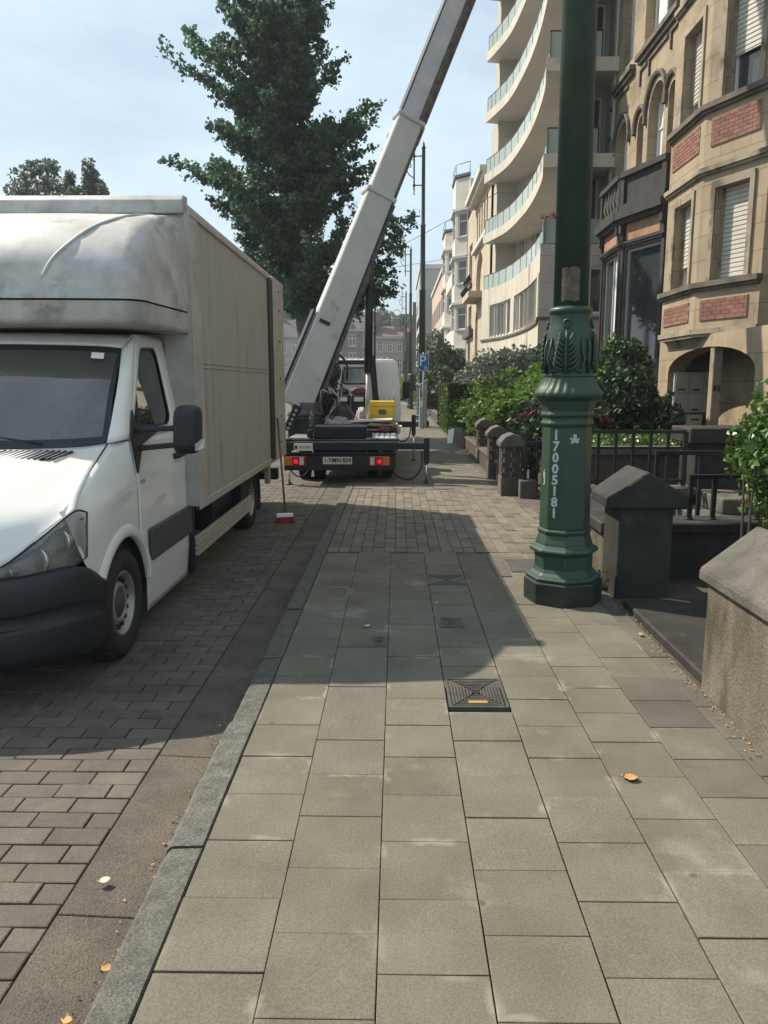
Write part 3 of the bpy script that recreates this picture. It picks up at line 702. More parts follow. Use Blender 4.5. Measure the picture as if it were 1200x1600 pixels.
m = MB(); m.tube([W(-.1, 4.70, 1.262), W(.30, 4.735, 1.275), W(.55, 4.775, 1.275)], .011, 6).tube([W(.5, 4.74, 1.275), W(.1, 4.76, 1.33), W(-.3, 4.82, 1.40)], .008, 6); m.build('wiper', 'black_plastic', T)
MB().add([W(*p) for p in ((.63, 5.285, 1.855), (.71, 5.30, 1.85), (.715, 5.265, 1.81), (.635, 5.25, 1.815))], [(0, 1, 2, 3)]).build('sticker', 'sign_white', T)
# cabin interior
MB().ext([W(-.88, 4.72, 1.0), W(-.88, 4.86, 1.225), W(-.88, 5.2, 1.23), W(-.88, 5.34, 1.05), W(-.88, 5.3, .8)], (1.76, 0, 0)).build('dashboard', 'seat', T, .02)
MB().tube([W(.45 + .19 * math.cos(a * .3491), 5.36 + .07 * math.sin(a * .3491), 1.22 + .18 * math.sin(a * .3491)) for a in range(19)], .016, 8).build('steering_wheel', 'black_plastic', T)
for v in (-.45, .15, .6):
    m = MB(); m.hexa([W(v - .22, 5.62, .75), W(v + .22, 5.62, .75), W(v + .22, 6.0, .75), W(v - .22, 6.0, .75)], [W(v - .22, 5.60, .92), W(v + .22, 5.60, .92), W(v + .22, 6.0, .90), W(v - .22, 6.0, .90)])
    m.hexa([W(v - .22, 5.92, .9), W(v + .22, 5.92, .9), W(v + .22, 6.05, .9), W(v - .22, 6.05, .9)], [W(v - .2, 6.03, 1.52), W(v + .2, 6.03, 1.52), W(v + .2, 6.13, 1.52), W(v - .2, 6.13, 1.52)])
    m.hexa([W(v - .12, 6.02, 1.54), W(v + .12, 6.02, 1.54), W(v + .12, 6.1, 1.54), W(v - .12, 6.1, 1.54)], [W(v - .1, 6.05, 1.73), W(v + .1, 6.05, 1.73), W(v + .1, 6.12, 1.73), W(v - .1, 6.12, 1.73)]); m.build('seat', 'seat', T, .03, 2)
MB().box(TX - .9, TX + .9, 4.4, 6.18, .2, .72).build('cab_floor', 'dark_metal', T)
MB().box(TX - .8, TX + .8, 6.14, 6.19, .3, 1.96).build('cab_back_wall', 'grey_plastic', T)
MB().box(TX - .84, TX + .84, 3.98, 4.42, .22, .62).build('engine_bay', 'ink', T)
# wheels
def wheel(cx, cy, cz, r, wd, s, parent, tyre='rubber'):
    wv = thing('x', '', '', (0, 0, 0)) if False else None
    h = wd / 2; rr = r * .60
    prof = [(rr, -h * .8), (rr + .02, -h * .95), (r * .80, -h), (r * .93, -h * .93), (r * .985, -h * .72), (r, -h * .4), (r, h * .4), (r * .985, h * .72), (r * .93, h * .93), (r * .80, h), (rr + .02, h * .95), (rr, h * .8)]
    ty = MB().lathe(prof, (cx, cy, cz), 40, 'x', cap=False).build('wheel', tyre, parent)
    m = MB()
    for k in range(28):
        a = 2 * math.pi * k / 28
        for q in (-.55, .0, .55):
            c = V((cx + q * h, cy + (r + .001) * math.cos(a), cz + (r + .001) * math.sin(a))); t = V((0, -math.sin(a), math.cos(a)))
            m.bar(c - t * r * .075, c + t * r * .075, h * .42, .010, (0, math.cos(a), math.sin(a)))
    stuff(m.build('tread', tyre, ty))
    x = lambda d: s * d
    prof = [(rr, x(h * .80)), (rr * .97, x(h * .86)), (rr * .93, x(h * .78)), (rr * .90, x(h * .45)), (rr * .80, x(h * .30)), (rr * .66, x(h * .48)), (rr * .60, x(h * .62)), (rr * .50, x(h * .66)), (rr * .46, x(h * .50))]
    MB().lathe(prof, (cx, cy, cz), 40, 'x', cap=False).build('rim', 'steel_rim', ty)
    prof = [(rr * .48, x(h * .45)), (rr * .46, x(h * .56)), (rr * .36, x(h * .60)), (rr * .30, x(h * .72)), (rr * .12, x(h * .78)), (.004, x(h * .78))]
    MB().lathe(prof, (cx, cy, cz), 24, 'x', cap=False).build('hub', 'grey_plastic', ty)
    m = MB()
    for k in range(15):
        a = 2 * math.pi * k / 15; c = V((cx + x(h * .385), cy + rr * .755 * math.cos(a), cz + rr * .755 * math.sin(a)))
        t = V((0, -math.sin(a), math.cos(a))); n = V((0, math.cos(a), math.sin(a))); ax = V((x(.022), 0, 0))
        m.ext([c + t * (rr * .075 * math.cos(b * .7854)) + n * (rr * .085 * math.sin(b * .7854)) + ax * (.0 + .55 * math.sin(b * .7854) * 0) for b in range(8)], ax)
    stuff(m.build('rim_slots', 'ink', ty))
    MB().lathe([(.004, x(-h * .7)), (rr * .98, x(-h * .7)), (rr * .98, x(-h * .6)), (.004, x(-h * .6))], (cx, cy, cz), 24, 'x', cap=False).build('brake_disc', 'dark_metal', ty)
for s in (1, -1):
    wheel(TX + s * .865, WC, WZ, .347, .225, s, T)
    wheel(TX + s * .87, 9.02, .285, .347, .235, s, T)
# cargo box
bx0, bx1, by0, by1, bz0, bz1 = TX - 1.08, TX + 1.08, 6.20, 11.02, .66, 3.06
m = MB(); c = .09
m.ext([V((bx0, by0, bz0)), V((bx1, by0, bz0)), V((bx1, by0, bz1 - c)), V((bx1 - c * .35, by0, bz1 - c * .3)), V((bx1 - c, by0, bz1)), V((bx0 + c, by0, bz1)), V((bx0 + c * .35, by0, bz1 - c * .3)), V((bx0, by0, bz1 - c))], (0, by1 - by0, 0))
B = m.build('cargo_box', 'box_panel', T)
for s in (1, -1):
    x = TX + s * 1.08
    m = MB(); m.box(min(x, x + s * .012), max(x, x + s * .012), by0 - .012, by0 + .27, bz0 - .01, bz1 - .10); m.box(x - (.22 if s > 0 else 0), x + (.22 if s < 0 else 0), by0 - .013, by0 - .001, bz0 - .01, bz1 - .10) ; m.build('corner_profile', 'box_profile', B, .004)
    m = MB(); m.box(min(x, x + s * .008), max(x, x + s * .008), by0 + .28, 9.82, 1.772, 1.782); m.box(min(x, x + s * .008), max(x, x + s * .008), by0 + .28, 9.82, 1.812, 1.822); m.build('panel_seam', 'box_profile', B)
    MB().box(min(x, x + s * .02), max(x, x + s * .02), 9.86, 10.16, bz0, bz1 - .11).build('rear_dark_strip', 'dark_strip', B)
    m = MB(); m.box(min(x, x + s * .03), max(x, x + s * .03), 10.17, by1 + .02, bz0 - .03, bz1 - .06); f = m.build('rear_frame', 'box_profile', B, .01)
    m = MB()
    for z in (.85, 1.2, 1.7, 2.2, 2.6, 2.85): m.lathe([(.016, s * .028), (.016, s * .038), (.004, s * .042)], (x, 10.6, z), 8, 'x')
    stuff(m.build('rivets', 'dark_metal', f))
    m = MB(); m.box(min(x, x + s * .018), max(x, x + s * .018), by0 - .01, by1, bz1 - .135, bz1 - .085); m.box(min(x, x + s * .014), max(x, x + s * .014), by0, by1, bz0 - .04, bz0 + .03); m.build('edge_rail', 'box_profile', B, .005)
m = MB(); m.ext([V((bx0 + .02, by0 - .05, bz1 - .13)), V((bx0 + .02, by0 - .05, bz1 - .03)), V((bx0 + .02, by0, bz1 + .015)), V((bx0 + .02, by0 + .1, bz1 + .02)), V((bx0 + .02, by0 + .1, bz1 - .13))], (bx1 - bx0 - .04, 0, 0)); m.build('front_roof_rail', 'box_front', B, .01, 2)
# overcab fairing: plan outline per level
def level(z, yf, hw, cr_, ye=6.195):
    """half outline from the middle front to the box"""
    pts = []
    for i in range(7): pts.append((hw * .86 * i / 6, yf + .05 * (i / 6) ** 2))
    for i in range(1, 9):
        a = R(90 * i / 8); pts.append((hw * .86 + (hw * .12) * math.sin(a), yf + .05 + cr_ * .45 * (1 - math.cos(a))))
    y0 = yf + .05 + cr_ * .45
    for i in range(1, 6): pts.append((hw * .98 + (1.06 - hw * .98) * i / 5, y0 + (ye - y0) * i / 5))
    return [W(-v, y, z) for v, y in pts[::-1]] + [W(v, y, z) for v, y in pts[1:]]
lv = [(2.03, 5.30, .95, .30), (2.035, 5.20, 1.0, .32), (2.07, 5.165, 1.02, .33), (2.165, 5.16, 1.02, .33), (2.185, 5.15, 1.03, .33), (2.20, 5.165, 1.02, .33), (2.32, 5.18, 1.015, .34), (2.46, 5.24, 1.0, .37), (2.60, 5.35, .985, .42), (2.72, 5.50, .97, .46), (2.82, 5.70, .965, .40), (2.885, 5.92, .97, .22), (2.915, 6.10, .985, .05)]
rows = [level(*l) for l in lv]
F_ = MB().grid(rows[5:])
F_.add(rows[-1], [tuple(range(len(rows[-1])))]); F_ = F_.build('overcab_fairing', 'box_front', T)
m = MB().grid(rows[:5]); m.add(rows[0], [tuple(range(len(rows[0])))[::-1]]); m.build('fairing_lip', 'box_front', F_)
def on_fairing(k, v):
    r = rows[k]; h_ = r[len(r) // 2:]
    for p, q in zip(h_, h_[1:]):
        if q.x - TX >= v: return p.lerp(q, (v - (p.x - TX)) / max(1e-6, q.x - p.x))
    return h_[-1]
rp_ = [on_fairing(k, v) for k, v in ((6, .36), (7, .42), (8, .52), (9, .62), (10, .74), (11, .86))]
for s_ in (1, -1):
    MB().tube(spline([V((TX + s_ * (p.x - TX), p.y, p.z)) for p in rp_], 24), [.003] + [.012] * 22 + [.008, .004], 8).build('fairing_ridge', 'box_front', F_)
# chassis under the box
m = MB(); m.box(TX - .45, TX - .33, 5.6, 10.9, .38, .58).box(TX + .33, TX + .45, 5.6, 10.9, .38, .58)
for y in (6.4, 7.4, 8.2, 9.6, 10.6): m.box(TX - 1.0, TX + 1.0, y, y + .08, .58, .655)
m.box(TX - .6, TX + .6, 8.95, 9.09, .22, .36); m.build('chassis', 'dark_metal', T)
MB().box(TX + .35, TX + .92, 7.25, 8.35, .24, .56).build('fuel_tank', 'dark_metal', T, .04, 2)
MB().box(TX + .78, TX + 1.0, 6.23, 6.36, .08, .66).build('step_bracket', 'dark_metal', T, .01)
def mud(s):
    rows = [[W(s * v, 9.02 + .47 * math.cos(R(a)), .285 + .47 * math.sin(R(a))) for v in (.74, 1.0)] for a in range(-25, 181, 12)]
    MB().grid(rows).build('mudguard', 'black_plastic', T, solid=.012)
both(mud)
m = MB()
for k in range(4): m.box(TX + 1.02, TX + 1.055, 6.24, 8.62, .225 + k * .043, .225 + k * .043 + .038)
gd = m.build('side_guard', 'aluminium', T, .005)
MB().box(TX + .86, TX + 1.02, 6.24, 6.30, .10, .40).build('guard_end', 'black_plastic', gd, .01)
for y in (6.9, 8.2): MB().box(TX + .9, TX + 1.02, y, y + .05, .3, .66).build('guard_stay', 'dark_metal', gd)
MB().box(TX + 1.03, TX + 1.085, 9.42, 9.52, .55, .60).build('side_marker', 'amber', T, .006)
MB().box(TX - 1.0, TX + 1.0, 10.92, 11.0, .28, .45).build('rear_underrun', 'dark_metal', T, .01)
MB().box(TX + .86, TX + .93, 10.6, 10.72, .26, .66).build('tail_bracket', 'aluminium', T, .01)
# broom leaning on the rear of the box
b = thing('broom', 'red bristled broom with a long brown handle leaning on the box van', 'broom', (-1.36, 9.3, road_z(9.3)))
z0 = road_z(9.3)
MB().tube([V((-1.37, 9.33, z0 + .10)), V((-1.575, 10.2, 1.19))], .013, 8).build('handle', 'wood_handle', b)
MB().hexa([V((-1.47, 9.24, z0 + .07)), V((-1.27, 9.30, z0 + .07)), V((-1.28, 9.37, z0 + .07)), V((-1.48, 9.31, z0 + .07))], [V((-1.47, 9.25, z0 + .12)), V((-1.27, 9.31, z0 + .12)), V((-1.28, 9.36, z0 + .12)), V((-1.48, 9.30, z0 + .12))]).build('head', 'sign_white', b, .01)
m = MB(); br = random.Random(2)
for i in range(240):
    t = br.random(); q = br.random(); p = V((-1.46 + .18 * t, 9.255 + .05 * t + .05 * q, z0 + .08)); e = V((p.x + br.gauss((t - .5) * .06, .012), p.y + br.gauss((q - .5) * .05 - .01, .012), z0 + .004))
    m.bar(p, e, .006, .006)
stuff(m.build('bristles', 'broom_red', b, weld=False))
# ------------------------------------------------------------------ crane truck
K = thing('crane_truck', 'small white flatbed truck with a raised telescopic crane boom, straddling the kerb', 'truck', (-.90, 14.8, -.02))
YR = 12.62
def bxx(name, mat, x0, x1, y0, y1, z0, z1, bev=.006, par=K): return MB().box(x0, x1, y0, y1, z0, z1).build(name, mat, par, bev)
bxx('rear_bumper', 'dark_metal', -1.86, -.02, YR, YR + .07, .22, .485, .012)
bxx('bumper_rail', 'dark_metal', -1.87, -.01, YR - .02, YR + .09, .487, .515)
pl_ = bxx('number_plate', 'plate_white', -1.215, -.735, YR - .012, YR - .001, .325, .445, .004)
text_mesh('1-YMN·804', .118, 'plate_text', 'plate_ink', pl_, frame_m((-.975, YR - .015, .386), (1, 0, 0), (0, 0, 1)), .002, .80, .0025)
for x0, d in ((-1.835, 1), (-.455, -1)):
    l = bxx('tail_light', 'red_lens', x0, x0 + .345, YR - .03, YR - .001, .295, .455, .012)
    xs = x0 if d > 0 else x0 + .225
    MB().box(xs + .004, xs + .116, YR - .036, YR - .028, .31, .44).build('indicator', 'amber', l, .006)
    MB().lathe([(.04, -.04), (.04, -.03)], (x0 + .175, YR, .372), 16, 'y').build('brake_lamp', 'brake_light', l)
    xs = x0 + (.235 if d > 0 else .02)
    MB().box(xs, xs + .07, YR - .036, YR - .028, .315, .435).build('reversing_lens', 'lamp_grey', l, .004)
bxx('outrigger_beam', 'dark_metal', -1.84, .02, YR + .0, YR + .16, .55, .69, .01)
bxx('outrigger_slide', 'dark_metal', .0, .47, YR + .025, YR + .135, .565, .675, .008)
sg = bxx('maker_plate', 'plate_white', -1.69, -1.38, YR - .012, YR - .001, .545, .665, .004)
text_mesh('BÖCKER', .062, 'maker_text', 'ink', sg, frame_m((-1.505, YR - .014, .602), (1, 0, 0), (0, 0, 1)), .001, .85)
MB().box(-1.675, -1.635, YR - .014, YR - .012, .575, .635).build('maker_mark', 'ink', sg)
def leg(x, y, zt, zb):
    m = MB().box(x - .045, x + .045, y - .045, y + .045, zt - .42, zt); o_ = m.build('outrigger_leg', 'dark_metal', K, .008)
    MB().lathe([(.022, zb + .02), (.022, zt - .40)], (x, y, 0), 12).build('ram', 'chrome', o_)
    MB().lathe([(.05, zb), (.055, zb + .012), (.03, zb + .03)], (x, y, 0), 14).build('foot', 'dark_metal', o_)
leg(.495, YR + .08, .755, .0); leg(-1.79, YR + .08, .74, road_z(12.6)); leg(.36, 16.4, .98, .0); leg(-2.0, 16.4, .95, road_z(16))
bxx('front_outrigger_slide', 'dark_metal', -.1, .34, 16.34, 16.46, .72, .84)
MB().tube(spline([V((.42, YR + .05, .54)), V((.40, YR + .04, .25)), V((.22, YR + .1, .06)), V((-.02, YR + .3, .12)), V((-.1, YR + .5, .3))], 24), .013, 6).build('hydraulic_hose', 'rubber', K)
MB().tube(spline([V((-1.75, YR + .1, .4)), V((-1.74, YR + .1, .18)), V((-1.6, YR + .15, .10)), V((-1.48, YR + .2, .2)), V((-1.5, YR + .3, .35))], 20), .012, 6).build('hydraulic_hose', 'rubber', K)
MB().tube(spline([V((.3, 16.3, .72)), V((.25, 16.3, .5)), V((.1, 16.3, .42)), V((0, 16.4, .5))], 16), .013, 6).build('hydraulic_hose', 'rubber', K)
for cx, cz in ((-1.62, road_z(13.5) + .33), (-1.36, road_z(13.5) + .33), (-.42, .33), (-.16, .33)):
    wheel(cx, 13.6, cz, .335, .19, 1 if cx > -.9 else -1, K)
for cx, cz in ((-1.62, road_z(13.5) + .33), (-.16, .33)): wheel(cx, 17.9, cz, .335, .2, 1 if cx > -.9 else -1, K)
bxx('chassis', 'dark_metal', -1.25, -.55, YR + .1, 18.6, .42, .62)
bxx('flatbed', 'dark_metal', -1.82, .02, YR + .17, 16.6, .62, .72, .01)
bxx('deck_plate', 'checker_plate', -.50, .0, YR + .2, 14.0, .722, .74, .003)
m = MB()
for i in range(5):
    for j in range(9): m.box(-.48 + i * .095, -.41 + i * .095, YR + .24 + j * .14, YR + .33 + j * .14, .741, .748)
m.build('deck_ribs', 'sign_white', K)
bxx('deck_plate', 'checker_plate', -1.8, -1.45, YR + .2, 14.0, .722, .75, .003)
bxx('subframe', 'dark_metal', -1.40, -.5, YR + .3, 13.6, .722, .93, .012)
for x in (-1.45, -.45): MB().box(x - .045, x + .045, YR + .2, YR + .3, .751, .88).build('stop_block', 'dark_metal', K, .01)
# cab seen from behind
m = MB(); y0, y1 = 16.85, 19.3
rows = []
for t, ins, zz in ((0, .0, .55), (0, .0, 1.0), (0, .01, 1.6), (0, .05, 1.95), (0, .08, 2.08), (0, .16, 2.15), (0, .5, 2.17)):
    rows.append([V((-1.72 + ins, y1 - .3 * (zz > 1.2), zz)), V((-1.72 + ins, y0 + ins * .4, zz)), V((.085 - ins, y0 + ins * .4, zz)), V((.085 - ins, y1 - .3 * (zz > 1.2), zz))])
m.grid(rows, False, True); m.add(rows[-1], [(0, 1, 2, 3)]); m.add(rows[0], [(3, 2, 1, 0)])
cab = m.build('cab', 'white_paint', K, .02, 2)
m = MB()
for i in range(11): m.tube([V((-1.50 + i * .13, y0 + .1, 2.165)), V((-1.50 + i * .13, y1 - .5, 2.165))], .035, 8)
m.build('roof_ribs', 'white_paint', cab)
rim = [(-1.16, 1.66), (-1.16, 1.93), (-1.12, 1.97), (-.70, 1.97), (-.66, 1.93), (-.66, 1.66), (-.70, 1.63), (-1.12, 1.63)]
MB().ext([V((x, y0 - .004, z)) for x, z in rim], (0, -.012, 0)).build('rear_window', 'pane_light', cab)
MB().tube([V((x, y0 - .012, z)) for x, z in rim + rim[:1]], .016, 6).build('window_seal', 'rubber', cab)
m = MB()
for i in range(4): m.tube([V((-1.12 + i * .12, y0 - .0, 1.50)), V((-1.06 + i * .12, y0 - .0, 1.50))], .014, 6)
for i in range(4): m.tube([V((-.38 + i * .105, y0 + .004, 1.20)), V((-.38 + i * .105, y0 + .004, 1.50))], .018, 6)
m.tube(spline([V((-.50, y0 + .03, 1.80)), V((-.40, y0 + .03, 1.90)), V((-.2, y0 + .03, 1.92)), V((-.05, y0 + .03, 1.78)), V((-.04, y0 + .01, 1.2))], 16), .016, 6); m.build('pressed_ribs', 'white_paint', cab)
m = MB(); m.bar((-1.385, 16.6, .72), (-1.29, 16.6, 2.22), .13, .10, (0, 1, 0)).bar((-.40, 16.6, .72), (-.53, 16.6, 2.22), .13, .10, (0, 1, 0)).bar((-1.3, 16.6, 2.08), (-.52, 16.6, 2.08), .08, .09); m.build('headboard_frame', 'dark_metal', K, .01)
for px in (.14, -1.78):
    m = MB(); m.box(px - .0, px + .16, 18.4, 18.5, 1.28, 1.68); o_ = m.build('door_mirror', 'black_plastic', K, .03, 2)
    MB().bar((px + .08, 18.45, 1.3), (-.0 if px > 0 else -1.65, 18.6, 1.2), .03, .03).build('mirror_arm', 'black_plastic', o_)
# boom: heading up and to the right
B0, DIR = V((-1.84, 14.05, 1.25)), None
TOP = V((1.08, 14.95, 8.40)); DIR = (TOP - B0).normalized()
hd_ = V((DIR.x, DIR.y, 0)).normalized(); SIDE = V((hd_.y, -hd_.x, 0)); UPN = SIDE.cross(DIR) ; UPN = UPN if UPN.z > 0 else -UPN
def seg(name, mat, a, b, d0, d1, wd, bev=.02, par=K, sh0=0, sh1=0):
    A = B0 + DIR * a; Bq = B0 + DIR * b; q = [(-1, -1), (1, -1), (1, 1), (-1, 1)]
    return MB().hexa([A + SIDE * (i * wd / 2) + UPN * (j * d0 / 2 + sh0) for i, j in q], [Bq + SIDE * (i * wd / 2) + UPN * (j * d1 / 2 + sh1) for i, j in q]).build(name, mat, par, bev)
boom = seg('boom', 'crane_white', -.02, 4.02, .59, .49, .40)
s2 = seg('boom_section', 'crane_white', 3.95, 5.45, .46, .455, .34, par=boom)
s3 = seg('boom_section', 'crane_grey', 5.3, 11.5, .42, .41, .28, par=boom)
seg('boom_collar', 'crane_white', 3.97, 4.06, .58, .58, .47, par=boom); seg('boom_collar', 'crane_white', 5.40, 5.48, .54, .54, .42, par=boom)
def rail(a, b, off0, off1, wd, th, mat, name='boom_rail', so=0):
    A = B0 + DIR * a + UPN * off0 + SIDE * so; Bq = B0 + DIR * b + UPN * off1 + SIDE * so
    return MB().bar(A, Bq, wd, th, UPN).build(name, mat, boom, .004)
rail(-.1, 3.95, -.36, -.28, .34, .07, 'grease'); rail(4.08, 5.38, -.255, -.25, .28, .06, 'grease'); rail(5.5, 11.4, -.25, -.245, .22, .09, 'grease')
rail(0, 1.7, .355, .33, .30, .05, 'dark_metal'); rail(5.5, 11.4, .215, .21, .286, .02, 'dark_metal')
rail(.2, 3.95, -.28, -.235, .02, .025, 'dark_metal', 'cable_run', .205); rail(5.5, 11.4, -.17, -.165, .02, .09, 'grease', 'cable_run', .142)
for a in (3.95, 5.38):
    A = B0 + DIR * a - UPN * .30; m = MB(); m.hexa([A + SIDE * i + DIR * j for i, j in ((-.12, -.28), (.12, -.28), (.12, .06), (-.12, .06))], [A + SIDE * i + DIR * j + UPN * .12 for i, j in ((-.14, -.1), (.14, -.1), (.14, .06), (-.14, .06))]); m.build('slide_pad_bracket', 'crane_white', boom, .01)
A = B0 + DIR * 1.55 + SIDE * .21 + UPN * .22; MB().bar(A - UPN * .02, A - UPN * .02 + (UPN * -.20), .05, .06, DIR).build('boom_hook', 'dark_metal', boom, .006)
A = B0 + DIR * 2.62 - UPN * .40; MB().hexa([A + SIDE * i + DIR * j for i, j in ((-.1, -.3), (.1, -.3), (.1, .25), (-.1, .25))], [A + SIDE * i + DIR * j + UPN * .14 for i, j in ((-.15, -.45), (.15, -.45), (.15, .4), (-.15, .4))]).build('ram_bracket', 'grease', boom, .01)
rt_ = A; rb = V((-.56, 14.75, .74)); d_ = rb - rt_
MB().tube([rt_, rt_ + d_ * .60], .075, 14).build('lift_cylinder', 'dark_metal', K); MB().tube([rt_ + d_ * .6, rb], .042, 12).build('lift_rod', 'aluminium', K)
MB().tube([rt_ + V((.1, 0, -.05)), rt_ + d_ * .6 + V((.13, -.02, 0))], .014, 6).build('cylinder_pipe', 'dark_metal', K)
# slewing base and hydraulics under the boom foot
bxx('crane_base', 'dark_metal', -1.95, -1.35, 13.75, 14.5, .62, 1.05, .03)
MB().lathe([(.34, 1.05), (.34, 1.12), (.26, 1.14), (.26, 1.30)], (-1.66, 14.12, 0), 24).build('slew_ring', 'grease', K)
cp = V((-1.83, 13.52, 1.02)); ud = V((.42, 0, .9)).normalized()
ct = MB().bar(cp - ud * .22, cp + ud * .26, .15, .03, (0, -1, 0)).build('control_panel', 'dark_metal', K, .006)
for i in range(5):
    c_ = cp + ud * (-.17 + i * .085) + V((0, -.02, 0)); MB().lathe([(.022, -.012), (.026, 0)], c_, 10, 'y').build('control_knob', 'meter_grey', ct)
hr = random.Random(4); 
for i in range(16):
    a = B0 + DIR * hr.uniform(.3, 1.0) - UPN * .38 + SIDE * hr.uniform(-.1, .2); e = V((hr.uniform(-1.5, -1.15), hr.uniform(13.8, 14.3), hr.uniform(.75, 1.2)))
    MB().tube(spline([a, a + V((hr.uniform(.05, .3), -.1, -.15)), (a + e) / 2 + V((hr.uniform(-.05, .25), hr.uniform(-.2, .1), hr.uniform(-.1, .2))), e], 14), hr.uniform(.008, .016), 6).build('hose', 'rubber' if i % 3 else 'aluminium', K)
wp = V((-1.33, 14.75, 1.86)); 
MB().lathe([(.05, -.24), (.26, -.24), (.27, -.20), (.16, -.18), (.16, .14), (.27, .16), (.26, .2), (.05, .2)], wp, 24, 'y').build('winch_drum', 'grease', K)
MB().lathe([(.05, -.2), (.22, -.2), (.23, .15), (.05, .16)], V((-1.40, 14.6, 1.40)), 20, 'y').build('hose_reel', 'grease', K)
m = MB().bar((-1.42, 14.5, 1.0), (-1.1, 14.7, 2.05), .05, .05).bar((-1.1, 14.4, 1.15), (-.98, 14.55, 1.95), .025, .025).tube(spline([V((-1.3, 14.4, 2.16)), V((-1.1, 14.4, 2.18)), V((-.93, 14.4, 2.0)), V((-.92, 14.4, 1.7))], 12), .02, 6); m.build('winch_frame', 'dark_metal', K)
# load on the flatbed
def lump(name, mat, c, r, label, cat, seed, k=.25, flat=.1):
    m = MB(); rows = []
    for i in range(13):
        th = math.pi * i / 12; ring = []
        for j in range(20):
            ph = 2 * math.pi * j / 20; d = V((math.sin(th) * math.cos(ph), math.sin(th) * math.sin(ph), math.cos(th)))
            f = 1 + k * noise.noise(d * 2.2 + V((seed, 0, 0))) + k * .5 * noise.noise(d * 5 + V((0, seed, 0))); p = V((c[0] + d.x * r[0] * f, c[1] + d.y * r[1] * f, c[2] + max(-.85, d.z * f) * r[2])); ring.append(p)
        rows.append(ring)
    m.grid(rows, True, True); o_ = m.build(name, mat, loc=(c[0], c[1], c[2] - r[2] * .85)); tag(o_, label, cat); return o_
lump('rubbish_sack', 'bag', (-1.16, 14.75, .98), (.34, .3, .30), 'large black sack slumped beside the crane base on the flatbed', 'sack', 3)
lump('clear_plastic_wrap', 'cloth', (-.66, 14.9, .95), (.13, .16, .22), 'crumpled clear plastic wrap on the flatbed beside the lift rod', 'plastic wrap', 7, .5)
lump('cloth_bundle', 'cloth', (-1.1, 14.1, .90), (.26, .22, .13), 'grey bundle of cloth lying on the flatbed left of the boards', 'cloth', 9, .5)
lump('pink_cloth', 'pink', (-.22, 14.08, .80), (.13, .1, .05), 'small pink cloth dropped on the ribbed deck plate', 'cloth', 5, .4)
m = MB(); m.lathe([(.04, 0), (.045, .02), (.045, .16), (.03, .21), (.016, .24), (.016, .27)], (-1.42, 12.95, .93), 14); o_ = m.build('water_bottle', 'bottle', loc=(-1.42, 12.95, .93)); tag(o_, 'clear plastic water bottle standing on the tail of the flatbed', 'bottle')
yb = thing('storage_box', 'yellow plastic storage box with a lid on the flatbed', 'box', (-.29, 15.2, .72))
MB().hexa([V((-.51, 15.0, .93)), V((-.06, 15.0, .93)), V((-.06, 15.45, .93)), V((-.51, 15.45, .93))], [V((-.54, 14.98, 1.20)), V((-.03, 14.98, 1.20)), V((-.03, 15.47, 1.20)), V((-.54, 15.47, 1.20))]).build('body', 'yellow_plastic', yb, .02, 2)
MB().hexa([V((-.56, 14.96, 1.20)), V((-.01, 14.96, 1.20)), V((-.01, 15.49, 1.20)), V((-.56, 15.49, 1.20))], [V((-.53, 15.0, 1.30)), V((-.04, 15.0, 1.30)), V((-.04, 15.45, 1.30)), V((-.53, 15.45, 1.30))]).build('lid', 'yellow_plastic', yb, .015, 2)
MB().box(-.35, -.20, 14.955, 14.985, 1.05, 1.13).build('latch', 'grey_plastic', yb)
MB().box(-.58, .0, 14.95, 15.5, .722, .93).build('pallet', 'cardboard', yb)
for i, (x, w2) in enumerate(((-1.10, .24), (-.79, .32))):
    cr_ = thing('tool_crate', ['narrow dark tool crate with a white label, left of the pair behind the load', 'wider dark tool crate with a white label, right of the pair behind the load'][i], 'crate', (x, 16.3, .72), 'dark crates in front of the cab')
    MB().box(x - w2 / 2, x + w2 / 2, 16.1, 16.5, .722, 1.40 + .0 * i).build('body', 'dark_metal', cr_, .015)
    MB().box(x - w2 * .3, x + w2 * .3, 16.085, 16.098, 1.27, 1.36).build('label_card', 'plate_white', cr_)
lump('dark_bag', 'pink', (-.80, 16.3, 1.47), (.17, .15, .10), 'dark red bag on top of the wider crate', 'bag', 12, .3)
lump('dark_bag', 'bag', (-1.11, 16.3, 1.46), (.11, .12, .09), 'black bag on top of the narrow crate', 'bag', 15, .3)
bl = ['pale board lying on top of the stack on the flatbed', 'tan board second from the top of the flatbed stack', 'long cardboard sheet in the middle of the flatbed stack', 'lowest wide board of the flatbed stack', 'grey board hanging over the right edge of the flatbed']
for i, (x0, x1, y0_, y1_, z, t) in enumerate(((-.9, -.08, 14.1, 14.9, .93, .05), (-1.1, -.3, 14.0, 14.8, .895, -.04), (-1.15, .02, 14.1, 14.9, .86, .02), (-.75, -.1, 14.0, 14.9, .79, 0), (-.5, .10, 14.2, 14.9, .905, -.14))):
    m = MB().hexa([V((x0, y0_, z)), V((x1, y0_ + .1, z + t * .6)), V((x1, y1_, z + t * .6)), V((x0, y1_ - .1, z))], [V((x0, y0_, z + .025)), V((x1, y0_ + .1, z + .025 + t * .6)), V((x1, y1_, z + .025 + t * .6)), V((x0, y1_ - .1, z + .025))])
    o_ = m.build('board', 'cardboard' if i not in (0, 4) else 'plate_white', loc=((x0 + x1) / 2, 14.5, z), bev=.003); tag(o_, bl[i], 'board', 'boards on the flatbed')
